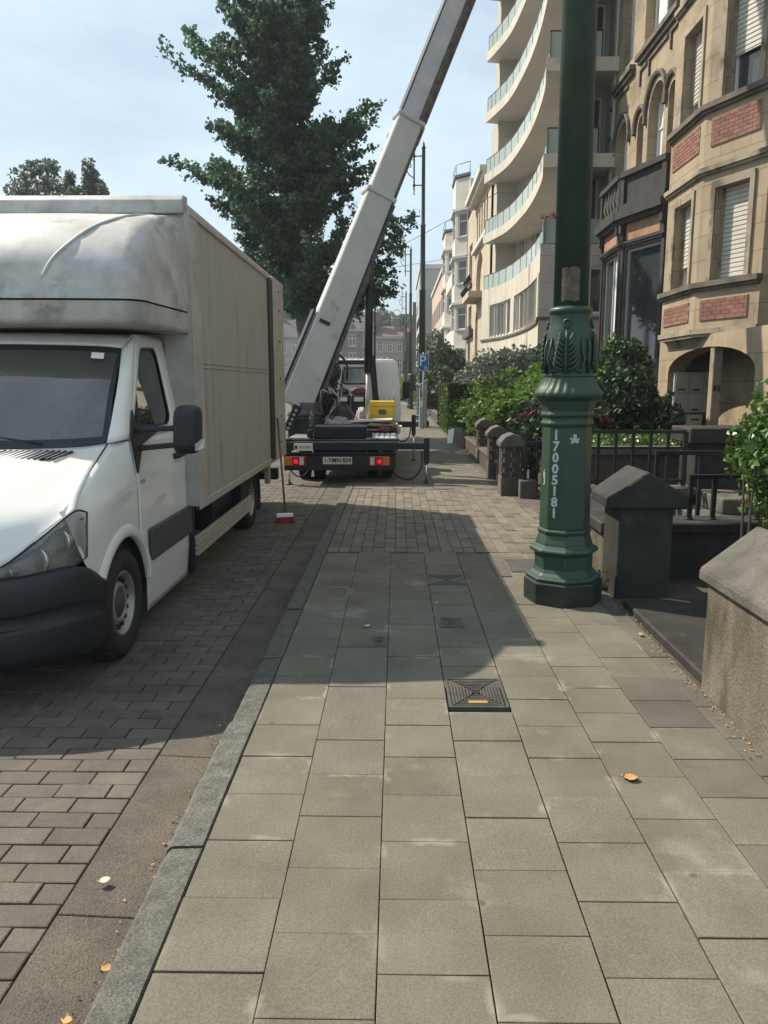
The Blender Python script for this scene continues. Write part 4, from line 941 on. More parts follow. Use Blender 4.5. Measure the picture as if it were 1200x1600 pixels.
# ------------------------------------------------------------------ lamp posts
def lamp_post(loc, label, full):
    L_ = thing('lamp_post', label, 'lamp post', loc, 'green cast iron lamp posts along the pavement')
    x, y, z0 = loc
    c = (x, y, z0); o8 = R(36); k8 = 1 / math.cos(math.pi / 8)
    def octa(name, mat, prof): return MB().lathe([(r * k8, h) for r, h in prof], c, 8, smooth=False, rot=o8).build(name, mat, L_, .006)
    octa('plinth', 'lamp_base', [(.275, -.06), (.275, .165), (.262, .175)])
    octa('base_moulding', 'lamp_green', [(.262, .175), (.268, .19), (.262, .205), (.235, .215), (.215, .235), (.203, .262), (.203, .365), (.215, .375), (.24, .392), (.242, .41), (.228, .422), (.20, .435), (.196, .46), (.178, .525), (.188, .535), (.19, .552), (.178, .565)])
    octa('pedestal', 'lamp_green', [(.176, .565), (.168, 1.33), (.182, 1.345), (.184, 1.36), (.172, 1.375), (.172, 1.40), (.185, 1.41), (.185, 1.425), (.175, 1.44), (.195, 1.52), (.225, 1.545)])
    m = MB(); rows = []
    for r, h, a in ((.235, 1.545, 0), (.245, 1.56, .004), (.24, 1.585, .008), (.21, 1.62, .008), (.19, 1.66, .006), (.182, 1.69, 0)):
        rows.append([V((x + (r + a * math.cos(k * math.pi / 2)) * math.cos(2 * math.pi * k / 96), y + (r + a * math.cos(k * math.pi / 2)) * math.sin(2 * math.pi * k / 96), z0 + h)) for k in range(96)])
    m.grid(rows, True, True); m.build('leaf_skirt', 'lamp_green', L_)
    MB().lathe([(.182, 1.69), (.188, 1.70), (.178, 1.715), (.185, 1.80), (.178, 1.92), (.155, 2.05), (.145, 2.13), (.15, 2.145), (.158, 2.155), (.158, 2.175), (.148, 2.185), (.127, 2.195)], c, 32).build('vase', 'lamp_green', L_)
    def vr(h): return interp([1.715, 1.80, 1.92, 2.05, 2.13], [.178, .185, .178, .155, .145], h)
    if full:
        m = MB()
        for q in range(4):
            a0 = R(250 + 90 * q)
            P = lambda da, h, off=.004: V((x + (vr(h) + off) * math.cos(a0 + da), y + (vr(h) + off) * math.sin(a0 + da), z0 + h))
            m.tube([P(0, h) for h in (1.72, 1.80, 1.88, 1.96, 2.02)], [.016, .014, .012, .012, .008], 6)
            m.tube([P(.16 * math.cos(t * .5236) , 2.07 + .028 * math.sin(t * .5236), .008) for t in range(13)], .008, 6)
            for s in (-1, 1):
                for k in range(7):
                    h = 1.735 + k * .034; m.tube([P(s * .10, h), P(s * (.34 - .025 * k), h + .025, .012), P(s * (.44 - .03 * k), h + .055, .018), P(s * (.40 - .03 * k), h + .075, .006)], [.014, .013, .010, .005], 6)
                m.tube([P(s * .12, 1.75), P(s * .62, 1.73, .01), P(s * .70, 1.82, .018), P(s * .62, 1.90, .014), P(s * .66, 1.97, .006)], [.012, .014, .012, .010, .005], 6)
        m.build('acanthus_relief', 'lamp_green', L_)
    zb = 5.0
    MB().lathe([(.125, 2.195), (.117, zb - .02), (.128, zb), (.128, zb + .05), (.098, zb + .09), (.088, 7.3), (.098, 7.32), (.098, 7.37), (.07, 7.42), (.062, 10.0), (.075, 10.02), (.075, 10.06), (.04, 10.1), (.045, 10.16), (.02, 10.21), (.004, 10.30)], c, 24).build('shaft', 'lamp_green', L_)
    m = MB(); bx = x - .34
    for h in (8.75, 9.75): m.tube([V((x, y, z0 + h)), V((bx, y, z0 + h))], .022, 8).lathe([(.02, -.07), (.05, -.03), (.05, .03), (.02, .07)], (bx, y, z0 + h), 12)
    m.lathe([(.004, 8.40), (.03, 8.46), (.015, 8.5), (.028, 8.6), (.028, 10.05), (.045, 10.08), (.02, 10.12)], (bx, y, z0), 10)
    sp = lambda pts, n: spline([V((x + a, y, z0 + b)) for a, b in pts], n)
    m.tube(sp([(-.34, 9.9), (-.36, 10.35), (-.62, 10.68), (-1.0, 10.72), (-1.28, 10.5), (-1.34, 10.15)], 26), [.03] * 20 + [.022] * 7, 8)
    m.tube(sp([(-.34, 9.0), (-.55, 9.15), (-.62, 9.45), (-.48, 9.5), (-.46, 9.38), (-.52, 9.36)], 22), .018, 6)
    m.tube(sp([(-.36, 9.6), (-.7, 9.95), (-1.1, 10.3), (-1.3, 10.35)], 16), .014, 6)
    br_ = m.build('bracket', 'lamp_green', L_)
    m = MB().lathe([(.02, .16), (.05, .14), (.06, .08), (.17, .0), (.185, -.04), (.15, -.05)], (x - 1.34, y, z0 + 10.0), 16); m.build('lantern_hood', 'lamp_green', br_)
    MB().lathe([(.15, -.05), (.155, -.12), (.13, -.24), (.07, -.33), (.02, -.36)], (x - 1.34, y, z0 + 10.0), 16).build('lantern_globe', 'lamp_glass', br_)
    return L_
LP = lamp_post((1.29, 5.80, 0), 'huge green cast iron lamp post with white stencilled numbers, nearest of all', True)
# stencilled numbers, one below the other, on the left facet
nrm = V((math.cos(R(238.5)), math.sin(R(238.5)), 0)); xd = V((0, 0, 1)).cross(nrm)
for i, ch in enumerate('17005181'):
    z = 1.27 - i * .083; r = interp([.565, 1.33], [.176, .168], z) + .0015
    p = V((1.29, 5.80, z)) + nrm * r - xd * .022
    text_mesh(ch, .098, 'stencil_number', 'stencil', LP, frame_m(p, xd, (0, 0, 1)), .0008, 1.0, .0035)
for i, ch in enumerate('63'):
    n2 = V((math.cos(R(193.5)), math.sin(R(193.5)), 0)); x2 = V((0, 0, 1)).cross(n2); p = V((1.29, 5.80, .98 - i * .06)) + n2 * .1745
    text_mesh(ch, .08, 'stencil_number', 'stencil', LP, frame_m(p, x2, (0, 0, 1)), .0008)
m = MB()
for dx, dz, r in ((0, .022, .015), (.018, -.018, .014), (-.018, -.02, .013), (0, -.006, .02), (.03, .0, .008), (-.03, .004, .008)):
    m.lathe([(r, -.0015), (r, .001)], V((-.02 + dx, 0, 1.245 + dz)), 12, 'y')
rz_ = Matrix.Rotation(R(13.5), 3, 'Z'); m.v = [rz_ @ (p + V((0, -.1712, 0))) + V((1.29, 5.8, 0)) for p in m.v]
m.build('sticker_remains', 'stencil', LP)
m = MB(); rows = []     # patch where a poster was torn off
for i in range(9):
    a = R(225 + i * 7.5); rows.append([V((1.29 + .1255 * math.cos(a), 5.8 + .1255 * math.sin(a), z + .025 * noise.noise(V((i * .7, z * 9, 0))))) for z in (2.23, 2.3, 2.38, 2.46)])
m.grid(rows).build('torn_poster', 'rust_patch', LP)
LP.rotation_euler = (0, R(-.55), 0)
lp2 = lamp_post((.95, 29.6, 0), 'tall green lamp post rising behind the blue parking sign', False)
copy_tree(lp2, (.86, 50, -.2), 'slimmer looking green lamp post with a litter bin, second beyond the near one')
copy_tree(lp2, (.80, 70, -.6), 'distant green lamp post third in the row beyond the litter bin')
copy_tree(lp2, (.80, 90, -.9), 'farthest small green lamp post at the end of the row')
bn = thing('litter_bin', 'black litter bin strapped to a lamp post beyond the parking meter', 'litter bin', (.95, 49.55, .8))
MB().lathe([(.22, 1.15), (.27, 1.2), (.28, 2.1), (.24, 2.2), (.1, 2.25)], (.95, 49.5, 0), 16).build('bin_body', 'dark_metal', bn)
MB().lathe([(.285, 1.9), (.285, 1.96)], (.95, 49.5, 0), 16).build('bin_band', 'black_plastic', bn)
# ------------------------------------------------------------------ sign, meter, board, overhead wires
S = thing('parking_sign', 'blue P sign with a wheelchair symbol on a grey pole', 'sign', (.955, 28.0, 0))
MB().lathe([(.03, 0), (.03, 2.72)], (.955, 28.03, 0), 12).build('pole', 'meter_grey', S)
pn = MB().box(.755, 1.145, 27.97, 27.99, 2.06, 2.665).build('panel', 'blue_sign', S, .012)
m = MB().box(.765, 1.135, 27.962, 27.969, 2.07, 2.08).box(.765, 1.135, 27.962, 27.969, 2.645, 2.655).box(.765, .775, 27.962, 27.969, 2.08, 2.645).box(1.125, 1.135, 27.962, 27.969, 2.08, 2.645); m.build('border', 'sign_white', pn)
text_mesh('P', .52, 'letter', 'sign_white', pn, frame_m((.925, 27.965, 2.41), (1, 0, 0), (0, 0, 1)), .003, 1.0)
q = lambda a, b: V((1.03 + a, 27.964, 2.16 + b))
m = MB().lathe([(.016, -.003), (.016, .001)], q(-.015, .085), 10, 'y').tube([q(-.015, .06), q(-.01, .02), q(.035, .02), q(.055, -.03)], .009, 6).tube([q(-.012, .045), q(.03, .045)], .007, 6)
m.tube([q(.0 + .045 * math.cos(R(a)), -.02 + .045 * math.sin(R(a))) for a in range(110, 371, 20)], .007, 6); m.build('wheelchair_symbol', 'sign_white', pn)
MB().box(.80, .86, 27.962, 27.969, 2.10, 2.13).build('small_mark', 'sign_white', pn)
m = MB().box(.92, .99, 27.98, 27.995, 1.83, 2.03); m.build('pole_plate', 'sign_white', S)
Mt = thing('parking_meter', 'grey parking ticket machine with a sloping top beside the sign pole', 'parking meter', (.97, 28.8, 0))
MB().hexa([V((.83, 28.65, 0)), V((1.12, 28.65, 0)), V((1.12, 29.0, 0)), V((.83, 29.0, 0))], [V((.83, 28.65, 1.50)), V((1.12, 28.65, 1.72)), V((1.12, 29.0, 1.72)), V((.83, 29.0, 1.50))]).build('cabinet', 'meter_grey', Mt, .02)
MB().hexa([V((.80, 28.62, 1.51)), V((1.13, 28.62, 1.74)), V((1.13, 29.02, 1.74)), V((.80, 29.02, 1.51))], [V((.80, 28.62, 1.55)), V((1.13, 28.62, 1.79)), V((1.13, 29.02, 1.79)), V((.80, 29.02, 1.55))]).build('roof', 'aluminium', Mt)
MB().box(.87, 1.02, 28.635, 28.648, 1.15, 1.40).build('screen', 'pane', Mt); MB().box(.87, 1.0, 28.635, 28.648, .75, 1.0).build('notice', 'sign_white', Mt)
o = MB().hexa([V((1.40, 21.3, .0)), V((1.55, 21.3, .0)), V((1.55, 21.33, .0)), V((1.40, 21.33, .0))], [V((1.46, 21.55, .45)), V((1.62, 21.55, .45)), V((1.62, 21.58, .45)), V((1.46, 21.58, .45))]).build('white_board', 'sign_white', loc=(1.5, 21.4, 0), bev=.006); tag(o, 'small white board leaning against the shrubs by the pavement', 'board')
for i, (a, b, sag, lb) in enumerate((((-14, 46, 3.5), (4.2, 34, 9.5), .5, 'thin overhead cable sloping up to the balconies'), ((-16, 60, 8.5), (4.1, 44, 8.6), .25, 'thin nearly level overhead cable across the street'))):
    a, b = V(a), V(b); pts = [a.lerp(b, t / 20) - V((0, 0, sag * 4 * (t / 20) * (1 - t / 20))) for t in range(21)]
    o = MB().tube(pts, .014, 5).build('overhead_cable', 'wire', loc=b); tag(o, lb, 'cable', 'overhead cables')
# ------------------------------------------------------------------ front gardens
MB_ = MB()
gd_ = struct(MB().box(1.672, 9, -2, 60, -.25, -.006).build('garden_ground', 'earth'))
fc = struct(MB().box(1.675, 5.2, 7.0, 11.0, -.1, .0).build('forecourt', 'joint'))
# near wall with sloping cap
Wn = thing('garden_wall', 'pebbly grey concrete garden wall with a sloping stone cap, nearest on the right', 'wall', (1.9, 2.5, 0))
MB().box(1.672, 2.20, -.6, 4.03, -.02, .605).build('wall_body', 'wall_concrete', Wn, .012)
m = MB(); pr_ = [(1.635, .60), (1.635, .665), (1.93, .90), (2.23, .665), (2.23, .60)]
m.ext([V((x, -.6, z)) for x, z in pr_], (0, 4.67, 0)); m.build('cap', 'cap_stone', Wn, .012)
# step slab and gateway
st = MB().box(1.70, 3.4, 4.04, 5.62, -.02, .055).build('entrance_step', 'bluestone', loc=(2.3, 4.9, 0), bev=.012); tag(st, 'flat bluestone entrance step between the near wall and the gabled pillar', 'step')
Pn = thing('gate_pillar', 'dark stone gate pillar with a gabled cap beside the lamp post', 'pillar', (1.9, 6.0, 0))
MB().box(1.70, 2.11, 5.80, 6.22, -.02, .72).build('shaft', 'bluestone', Pn, .008)
m = MB(); pf = [(1.60, .71), (1.60, .79), (1.885, .995), (2.20, .80), (2.20, .71)]; m.ext([V((x, 5.74, z)) for x, z in pf], (0, .54, 0)); m.build('cap', 'bluestone', Pn, .012)
# low wall along the pavement behind that pillar, and the one across
lw = thing('low_wall', 'low stone wall with coping running back from the gabled pillar', 'wall', (1.85, 7.0, 0))
MB().box(1.73, 1.98, 6.222, 7.9, -.02, .42).build('wall_body', 'wall_concrete', lw, .01); MB().box(1.68, 2.03, 6.223, 7.95, .42, .52).build('coping', 'bluestone', lw, .012)
cw = thing('cross_wall', 'low dark wall with stone coping and a black handrail beside the steps', 'wall', (3.2, 6.6, 0))
MB().box(2.112, 5.2, 6.42, 6.70, -.02, .40).build('wall_body', 'bluestone_dark', cw, .01); MB().box(2.112, 5.2, 6.36, 6.76, .40, .49).build('coping', 'bluestone', cw, .012)
m = MB()
for k, (zz, yy) in enumerate(((.86, 6.56),)): m.bar((2.50, yy, zz), (5.2, yy, zz), .04, .035)
for x in (2.52, 2.72, 3.10, 3.6, 4.2): m.bar((x, 6.56, .49), (x, 6.56, .86), .035, .035); m.lathe([(.035, .49), (.035, .505)], (x, 6.56, 0), 8)
m.build('handrail', 'iron', cw)
h2 = thing('handrail', 'black iron handrail one step behind the cross wall rail', 'railing', (3.5, 7.6, 0))
m = MB().bar((2.55, 7.6, .97), (5.2, 7.6, .97), .045, .04)
for x in (2.57, 3.0, 3.8, 4.6): m.bar((x, 7.6, .0), (x, 7.6, .97), .035, .035)
m.build('rail', 'iron', h2)
def railing(name, label, x0, x1, y, zb, zt, nb, wallz=None, mids=()):
    r = thing(name, label, 'railing', ((x0 + x1) / 2, y, 0)); m = MB().bar((x0, y, zt), (x1, y, zt), .045, .04).bar((x0, y, zb + .06), (x1, y, zb + .06), .035, .03)
    for z in mids: m.bar((x0, y, z), (x1, y, z), .04, .03)
    m.build('rail', 'iron', r)
    for i in range(nb + 1):
        x = lerp(x0, x1, i / nb); w_ = .05 if i in (0, nb) else .032; MB().bar((x, y, zb), (x, y, zt), w_, w_).build('bar', 'iron', r)
    return r
railing('garden_railing', 'black garden railing in front of the house entrance', 1.95, 3.36, 9.0, .46, 1.09, 7, mids=(.90,))
bw = thing('brick_garden_wall', 'low brick wall with pale coping under the black garden railing', 'wall', (2.7, 9.2, 0))
MB().box(1.95, 3.45, 8.9, 9.12, -.02, .36).build('wall_body', 'pillar_brick', bw, .006); MB().box(1.93, 3.47, 8.86, 9.16, .36, .45).build('coping', 'cap_stone', bw, .01)
b2 = thing('brick_planter', 'raised brick bed with a pale coping behind the garden railing', 'wall', (2.9, 10.4, 0))
MB().box(2.2, 4.2, 10.3, 10.55, -.02, .70).build('wall_body', 'pillar_brick', b2, .006); MB().box(2.18, 4.22, 10.26, 10.6, .70, .80).build('coping', 'cap_stone', b2, .01)
bp = thing('stone_pier', 'dark square stone pier with flat cap right of the garden railing', 'pillar', (3.9, 9.3, 0))
MB().box(3.52, 4.7, 9.1, 9.6, -.02, .95).build('shaft', 'bluestone', bp, .01); MB().box(3.42, 4.75, 9.02, 9.66, .951, 1.13).build('cap', 'bluestone', bp, .012)
gs = MB(); gs.box(3.2, 5.2, 7.9, 9.0, -.02, .25).box(3.5, 5.2, 8.2, 9.0, .251, .42); o = gs.build('house_steps', 'cap_stone', loc=(4.2, 8.4, 0), bev=.012); tag(o, 'grey stone steps leading up to the house beside the pier', 'steps')
railing('gate_railing', 'black iron gate railing beside the first brick pillar', 1.86, 2.9, 11.1, .12, .80, 6)
# row of brick pillars with gabled caps
def brick_pillar(x, y, label, w_=.28, d=.34, h=.72):
    P = thing('brick_pillar', label, 'pillar', (x, y, 0), 'gabled brick pillars along the pavement')
    MB().box(x - w_ / 2 - .02, x + w_ / 2 + .02, y - d / 2 - .02, y + d / 2 + .02, -.02, .28).build('plinth', 'cap_stone', P, .01)
    MB().box(x - w_ / 2 + .01, x + w_ / 2 - .01, y - d / 2 + .01, y + d / 2 - .01, .281, h).build('core', 'mortar', P)
    bk = piece_mesh('brick', .1, .2, .05, .004, 'brick'); m = MB(); k = 0
    bm2 = {}
    for c in range(int((h - .28) / .073)):
        z = .281 + c * .073 + .036
        for s_ in range(4):
            ln = w_ if s_ % 2 == 0 else d; n = 2
            for i in range(n):
                t = -ln / 2 + ln * (i + .5) / n + (.02 if c % 2 else -.02); L2 = ln / n * .92 - .01
                key = (s_ % 2, round(L2, 3))
                if key not in bm2:
                    q = MB().box(-L2 / 2, L2 / 2, -.012, .004, -.031, .031) if s_ % 2 == 0 else MB().box(-.012, .004, -L2 / 2, L2 / 2, -.031, .031)
                    bm2[key] = q.mesh('brick', V((0, 0, 0)), weld=False); bm2[key].materials.append(MATS['pillar_brick'])
                o = bpy.data.objects.new('brick', bm2[key]); col.objects.link(o); o.parent = P
                p = (t, -d / 2) if s_ == 0 else (t, d / 2 + .008) if s_ == 2 else (-w_ / 2, t) if s_ == 1 else (w_ / 2 + .008, t)
                o.location = (p[0], p[1], z)
    m = MB(); e = w_ / 2 + .05; pf = [(-e, h), (-e, h + .07), (-e * .55, h + .16), (0, h + .20), (e * .55, h + .16), (e, h + .07), (e, h)]
    m.ext([V((x + a, y - d / 2 - .05, b)) for a, b in pf], (0, d + .1, 0)); m.build('cap', 'cap_stone', P, .012)
for i, (x, y, lb) in enumerate(((1.70, 11.45, 'brick pillar with a rounded gable cap, nearest of the row by the driveway'), (1.76, 13.5, 'second brick pillar from the driveway in the row along the pavement'), (1.84, 16.2, 'third brick pillar from the driveway, under the red flowering shrub'), (1.90, 19.4, 'farthest brick pillar of the row, at the green shrub'))): brick_pillar(x, y, lb)
o = MB().box(1.78, 2.02, 11.0, 11.24, -.02, .26).build('stone_block', 'cap_stone', loc=(1.9, 11.1, 0), bev=.012); tag(o, 'squat square stone block at the foot of the nearest brick pillar', 'block')
for a, b, lb in ((11.65, 13.3, 'low garden wall between the first and second brick pillars'), (13.7, 16.0, 'low garden wall between the second and third brick pillars'), (16.4, 19.2, 'low garden wall between the third and fourth brick pillars'), (19.6, 48, 'long low garden wall beyond the brick pillars')):
    g_ = thing('low_garden_wall', lb, 'wall', (1.8, (a + b) / 2, 0)); MB().box(1.72, 1.92, a, b, -.02, .28).build('wall_body', 'pillar_brick', g_); MB().box(1.69, 1.95, a, b, .281, .34).build('coping', 'cap_stone', g_, .01)
# ------------------------------------------------------------------ buildings
class Fc:
    def __init__(s, p0, p1): s.p0 = V((*p0, 0)); d = V((*p1, 0)) - s.p0; s.len = d.length; s.d = d.normalized(); s.n = V((s.d.y, -s.d.x, 0))
    def at(s, a, z, o=0): return s.p0 + s.d * a + s.n * o + V((0, 0, z))
    def box(s, m, a, b, z0, z1, o0, o1): return m.hexa([s.at(a, z0, o1), s.at(b, z0, o1), s.at(b, z0, o0), s.at(a, z0, o0)], [s.at(a, z1, o1), s.at(b, z1, o1), s.at(b, z1, o0), s.at(a, z1, o0)])
def wall(m, F, s0, s1, z0, z1, ops, dep=.22):
    ss = sorted({s0, s1, *[o[0] for o in ops], *[o[1] for o in ops]}); zs = sorted({z0, z1, *[o[2] for o in ops], *[o[3] for o in ops]})
    ss = [a for a in ss if s0 - 1e-6 <= a <= s1 + 1e-6]; zs = [a for a in zs if z0 - 1e-6 <= a <= z1 + 1e-6]
    for i in range(len(ss) - 1):
        for j in range(len(zs) - 1):
            a, b, c, d = ss[i], ss[i + 1], zs[j], zs[j + 1]; ca, cz = (a + b) / 2, (c + d) / 2
            if any(o[0] < ca < o[1] and o[2] < cz < o[3] for o in ops): continue
            m.add([F.at(a, c), F.at(b, c), F.at(b, d), F.at(a, d)], [(0, 1, 2, 3)])
    for o in ops:
        a, b, c, d = o[:4]; arch = len(o) > 4 and o[4]
        if not arch:
            m.add([F.at(a, d), F.at(b, d), F.at(b, d, -dep), F.at(a, d, -dep)], [(0, 1, 2, 3)]); zt = d
        else:
            r = (b - a) / 2; zc = d - r * arch; n = 12; zt = zc
            pt = [(a + r - r * math.cos(math.pi * k / n), zc + r * arch * math.sin(math.pi * k / n)) for k in range(n + 1)]
            for k in range(n):
                (x0, y0), (x1, y1) = pt[k], pt[k + 1]
                m.add([F.at(x0, y0), F.at(x1, y1), F.at(x1, d), F.at(x0, d)], [(0, 1, 2, 3)]); m.add([F.at(x0, y0), F.at(x1, y1), F.at(x1, y1, -dep), F.at(x0, y0, -dep)], [(0, 1, 2, 3)])
        m.add([F.at(a, c), F.at(b, c), F.at(b, c, -dep), F.at(a, c, -dep)], [(0, 1, 2, 3)])
        m.add([F.at(a, c), F.at(a, zt), F.at(a, zt, -dep), F.at(a, c, -dep)], [(0, 1, 2, 3)]); m.add([F.at(b, c), F.at(b, zt), F.at(b, zt, -dep), F.at(b, c, -dep)], [(0, 1, 2, 3)])
def window(F, o, par, dep=.2, mull=1, transom=None, pane='pane', frame='window_white', fw=.07, curtain=False):
    a, b, c, d = o[:4]; m = MB(); q = -dep
    for x0, x1, z0, z1 in ((a, a + fw, c, d), (b - fw, b, c, d), (a + fw, b - fw, c, c + fw), (a + fw, b - fw, d - fw, d)): F.box(m, x0, x1, z0, z1, q - .05, q + .03)
    for k in range(1, mull): x = lerp(a, b, k / mull); F.box(m, x - fw * .5, x + fw * .5, c + fw, d - fw, q - .05, q + .025)
    if transom: F.box(m, a + fw, b - fw, transom - fw * .4, transom + fw * .4, q - .05, q + .02)
    w_ = m.build('window', frame, par)
    p = MB(); p.add([F.at(a, c, q - .02), F.at(b, c, q - .02), F.at(b, d, q - .02), F.at(a, d, q - .02)], [(0, 1, 2, 3)]); p.build('pane', pane, w_)
    if curtain:
        for x0, x1 in curtain: k = MB(); F.box(k, lerp(a, b, x0), lerp(a, b, x1), c + .08, d - .05, q - .019, q - .012); k.build('curtain', 'curtain', w_)
    return w_
def shutter(F, o, par, zb, dep=.16):
    a, b, c, d = o[:4]; m = MB(); z = d; h = .075
    prof = []
    while z > zb + .01:
        z2 = max(z - h, zb); prof += [(z, -dep - .012), (z - .012, -dep), (z2 + .01, -dep + .004), (z2, -dep - .012)]; z = z2
    m.grid([[F.at(x, z_, o_) for z_, o_ in prof] for x in (a + .04, b - .04)], False); s = m.build('roller_shutter', 'shutter', par)
    m = MB(); F.box(m, a, a + .05, c, d, -dep - .05, -dep + .025); F.box(m, b - .05, b, c, d, -dep - .05, -dep + .025); m.build('shutter_guide', 'sand_trim', s)
def bricks(F, a, b, z0, z1, par, off=.0, bl=.2, bh=.07):
    m = MB(); F.box(m, a, b, z0, z1, off - .03, off + .004); p = m.build('brick_panel', 'mortar', par)
    rows = max(1, round((z1 - z0) / bh)); hh = (z1 - z0) / rows; cache = {}; ang = math.atan2(F.d.y, F.d.x)
    for r in range(rows):
        x = a - (bl / 2 if r % 2 else 0)
        while x < b - .02:
            x0, x1 = max(x, a) + .005, min(x + bl, b) - .005; x += bl
            if x1 - x0 < .03: continue
            k = round(x1 - x0, 3)
            if k not in cache: cache[k] = MB().box(-k / 2, k / 2, -.012, .012, -hh / 2 + .006, hh / 2 - .006).mesh('brick', V((0, 0, 0)), weld=False); cache[k].materials.append(MATS['brick'])
            o = bpy.data.objects.new('brick', cache[k]); col.objects.link(o); o.parent = p; o.location = F.at((x0 + x1) / 2, z0 + (r + .5) * hh, off) - org(p); o.rotation_euler = (0, 0, ang)
def ledge(name, mat, plan, z0, z1, o0, o1, par, bev=.01):
    """moulding that follows a list of facets"""
    m = MB()
    for F in plan:
        F.box(m, -.02, F.len + .02, z0, z1, -.05, o1); F.box(m, -.01, F.len + .01, z0 - (z1 - z0) * .6, z0, -.05, o0)
    return m.build(name, mat, par)
# ---- house with canted bays, right edge
H1 = thing('bay_house', 'tall sandstone house with brick panels and roller shutters on a projecting bay', 'house', (6.2, 14, 0))
MB().box(6.35, 14, 6, 17.5, -.1, 15).build('body', 'sandstone', H1)
FM = Fc((6.1, 17.5), (6.1, 6.0)); m = MB(); wall(m, FM, 0, 1.3, 0, 15, []); wall(m, FM, 4.5, 11.5, 2.5, 15, [(5.6, 6.9, 3.5, 5.4), (5.6, 6.9, 6.5, 8.3)])
wall(m, FM, 1.3, 4.5, 2.45, 15, [])
wall(m, FM, 5.2, 11.5, 0, 2.5, [])
FG = Fc((5.5, 16.5), (5.5, 11.2)); wall(m, FG, 0, FG.len, 0, 2.5, [(.58, 4.42, .62, 2.28, .22)], .35)
m.box(5.52, 6.1, 16.35, 16.5, 0, 2.5).box(5.52, 6.1, 11.2, 12.05, 0, 2.5)
m.build('front_wall', 'sandstone', H1)
for o in ((5.6, 6.9, 3.5, 5.4), (5.6, 6.9, 6.5, 8.3)): window(FM, o, H1, .2, 2)
bricks(FM, 5.0, 7.6, 2.75, 3.12, H1, .01); bricks(FM, 5.0, 5.55, 3.6, 5.2, H1, .01)
A1, A2, A3, A4, A5 = (6.12, 16.25), (5.35, 16.05), (5.35, 14.35), (5.90, 13.02), (6.12, 12.95)
bay = [Fc(A1, A2), Fc(A2, A3), Fc(A3, A4), Fc(A4, A5)]
FA, FB = bay[1], bay[2]
oa1, oa2 = (1.02, 1.68 - .02, 3.42, 4.93), (1.00, 1.66, 6.40, 7.85)
ob1, ob2 = (.36, 1.10, 3.40, 4.95), (.36, 1.12, 6.40, 8.4)
oa1 = (.50, 1.34, 3.42, 4.93); oa2 = (.50, 1.36, 6.40, 7.95)
oa3 = (.5, 1.36, 9.4, 11); ob3 = (.36, 1.12, 9.4, 11)
m = MB(); wall(m, bay[0], 0, bay[0].len, 2.5, 13, []); wall(m, FA, 0, FA.len, 2.5, 13, [oa1, oa2, oa3], .24); wall(m, FB, 0, FB.len, 2.5, 13, [ob1, ob2, ob3], .24); wall(m, bay[3], 0, bay[3].len, 2.5, 13, [])
m.add([V((*p, 2.5)) for p in (A1, A2, A3, A4, A5)], [(0, 1, 2, 3, 4)]); m.build('bay', 'sandstone', H1)
for F, o, zb in ((FA, oa1, 3.80), (FB, ob1, 3.42), (FA, oa2, 6.72), (FB, ob2, 7.02), (FA, oa3, 9.5), (FB, ob3, 9.5)):
    window(F, o, H1, .22, 2 if F is FA else 1); shutter(F, o, H1, zb)
    m = MB(); F.box(m, o[0] - .10, o[0] - .001, o[2], o[3] + .12, -.02, .035); F.box(m, o[1] + .001, o[1] + .10, o[2], o[3] + .12, -.02, .035); F.box(m, o[0] - .001, o[1] + .001, o[3] + .001, o[3] + .12, -.02, .035); m.build('window_surround', 'sand_trim', H1)
for zz, mat in ((3.31, 'brown_trim'), (6.28, 'brown_trim'), (9.2, 'brown_trim')): ledge('sill_course', mat, bay[:3], zz, zz + .09, .06, .11, H1)
for zz in (5.25, 8.5): ledge('moulding', 'sand_trim', bay[:3], zz, zz + .08, .05, .09, H1)
ledge('bay_foot', 'sand_trim', bay[:3], 2.51, 2.60, .015, .05, H1)
for F in (FA, FB):
    for z0, z1 in ((2.74, 3.10), (5.66, 6.12), (8.75, 9.05)): bricks(F, .16, F.len - .22, z0, z1, H1, .012)
ledge('wall_course', 'brown_trim', [Fc((6.1, 12.9), (6.1, 6))], 3.31, 3.42, .06, .12, H1)
# corbel below the bay
m = MB(); lo = [(6.12, 16.0), (5.52, 15.9), (5.52, 14.5), (5.95, 13.3), (6.12, 13.2)]; hi = [A1, A2, A3, A4, A5]
m.grid([[V((*p, 2.28)) for p in lo], [V((*((V(a) + V(b)) * .5), 2.42)) for a, b in zip(lo, hi)], [V((*p, 2.505)) for p in hi]], False); m.add([V((*p, 2.28)) for p in lo], [(0, 1, 2, 3, 4)]); m.build('bay_corbel', 'sand_trim', H1)
# porch interior
m = MB(); m.box(7.29, 7.34, 12, 16.4, 0, 2.6).box(5.86, 7.3, 15.97, 16.05, 0, 2.6).box(6.15, 7.3, 11.95, 12.05, 0, 2.6).box(5.86, 7.3, 12.05, 15.96, 2.36, 2.48).box(6.6, 7.28, 13.6, 13.75, .5, 2.35); m.build('porch', 'cap_stone', H1)
MB().box(5.52, 5.68, 13.72, 13.90, .5, 2.3).build('porch_column', 'sand_trim', H1, .01)
text_mesh('85', .13, 'house_number', 'ink', H1, frame_m((5.60, 13.715, 1.55), (1, 0, 0), (0, 0, 1)), .004, 1, .003)
dr = MB().box(6.9, 6.96, 12.3, 13.4, .5, 2.3).build('front_door', 'iron', H1)
m = MB().box(5.3, 7.2, 12.06, 16.3, -.02, .5); m.build('porch_floor', 'bluestone', H1, .02)
mbx = thing('mailboxes', 'grey block of six mailboxes with one hanging below, on the porch wall', 'mailboxes', (6.0, 15.9, 1.2))
MB().box(5.60, 6.48, 15.80, 15.96, 1.05, 1.86).build('cabinet', 'mailbox', mbx)
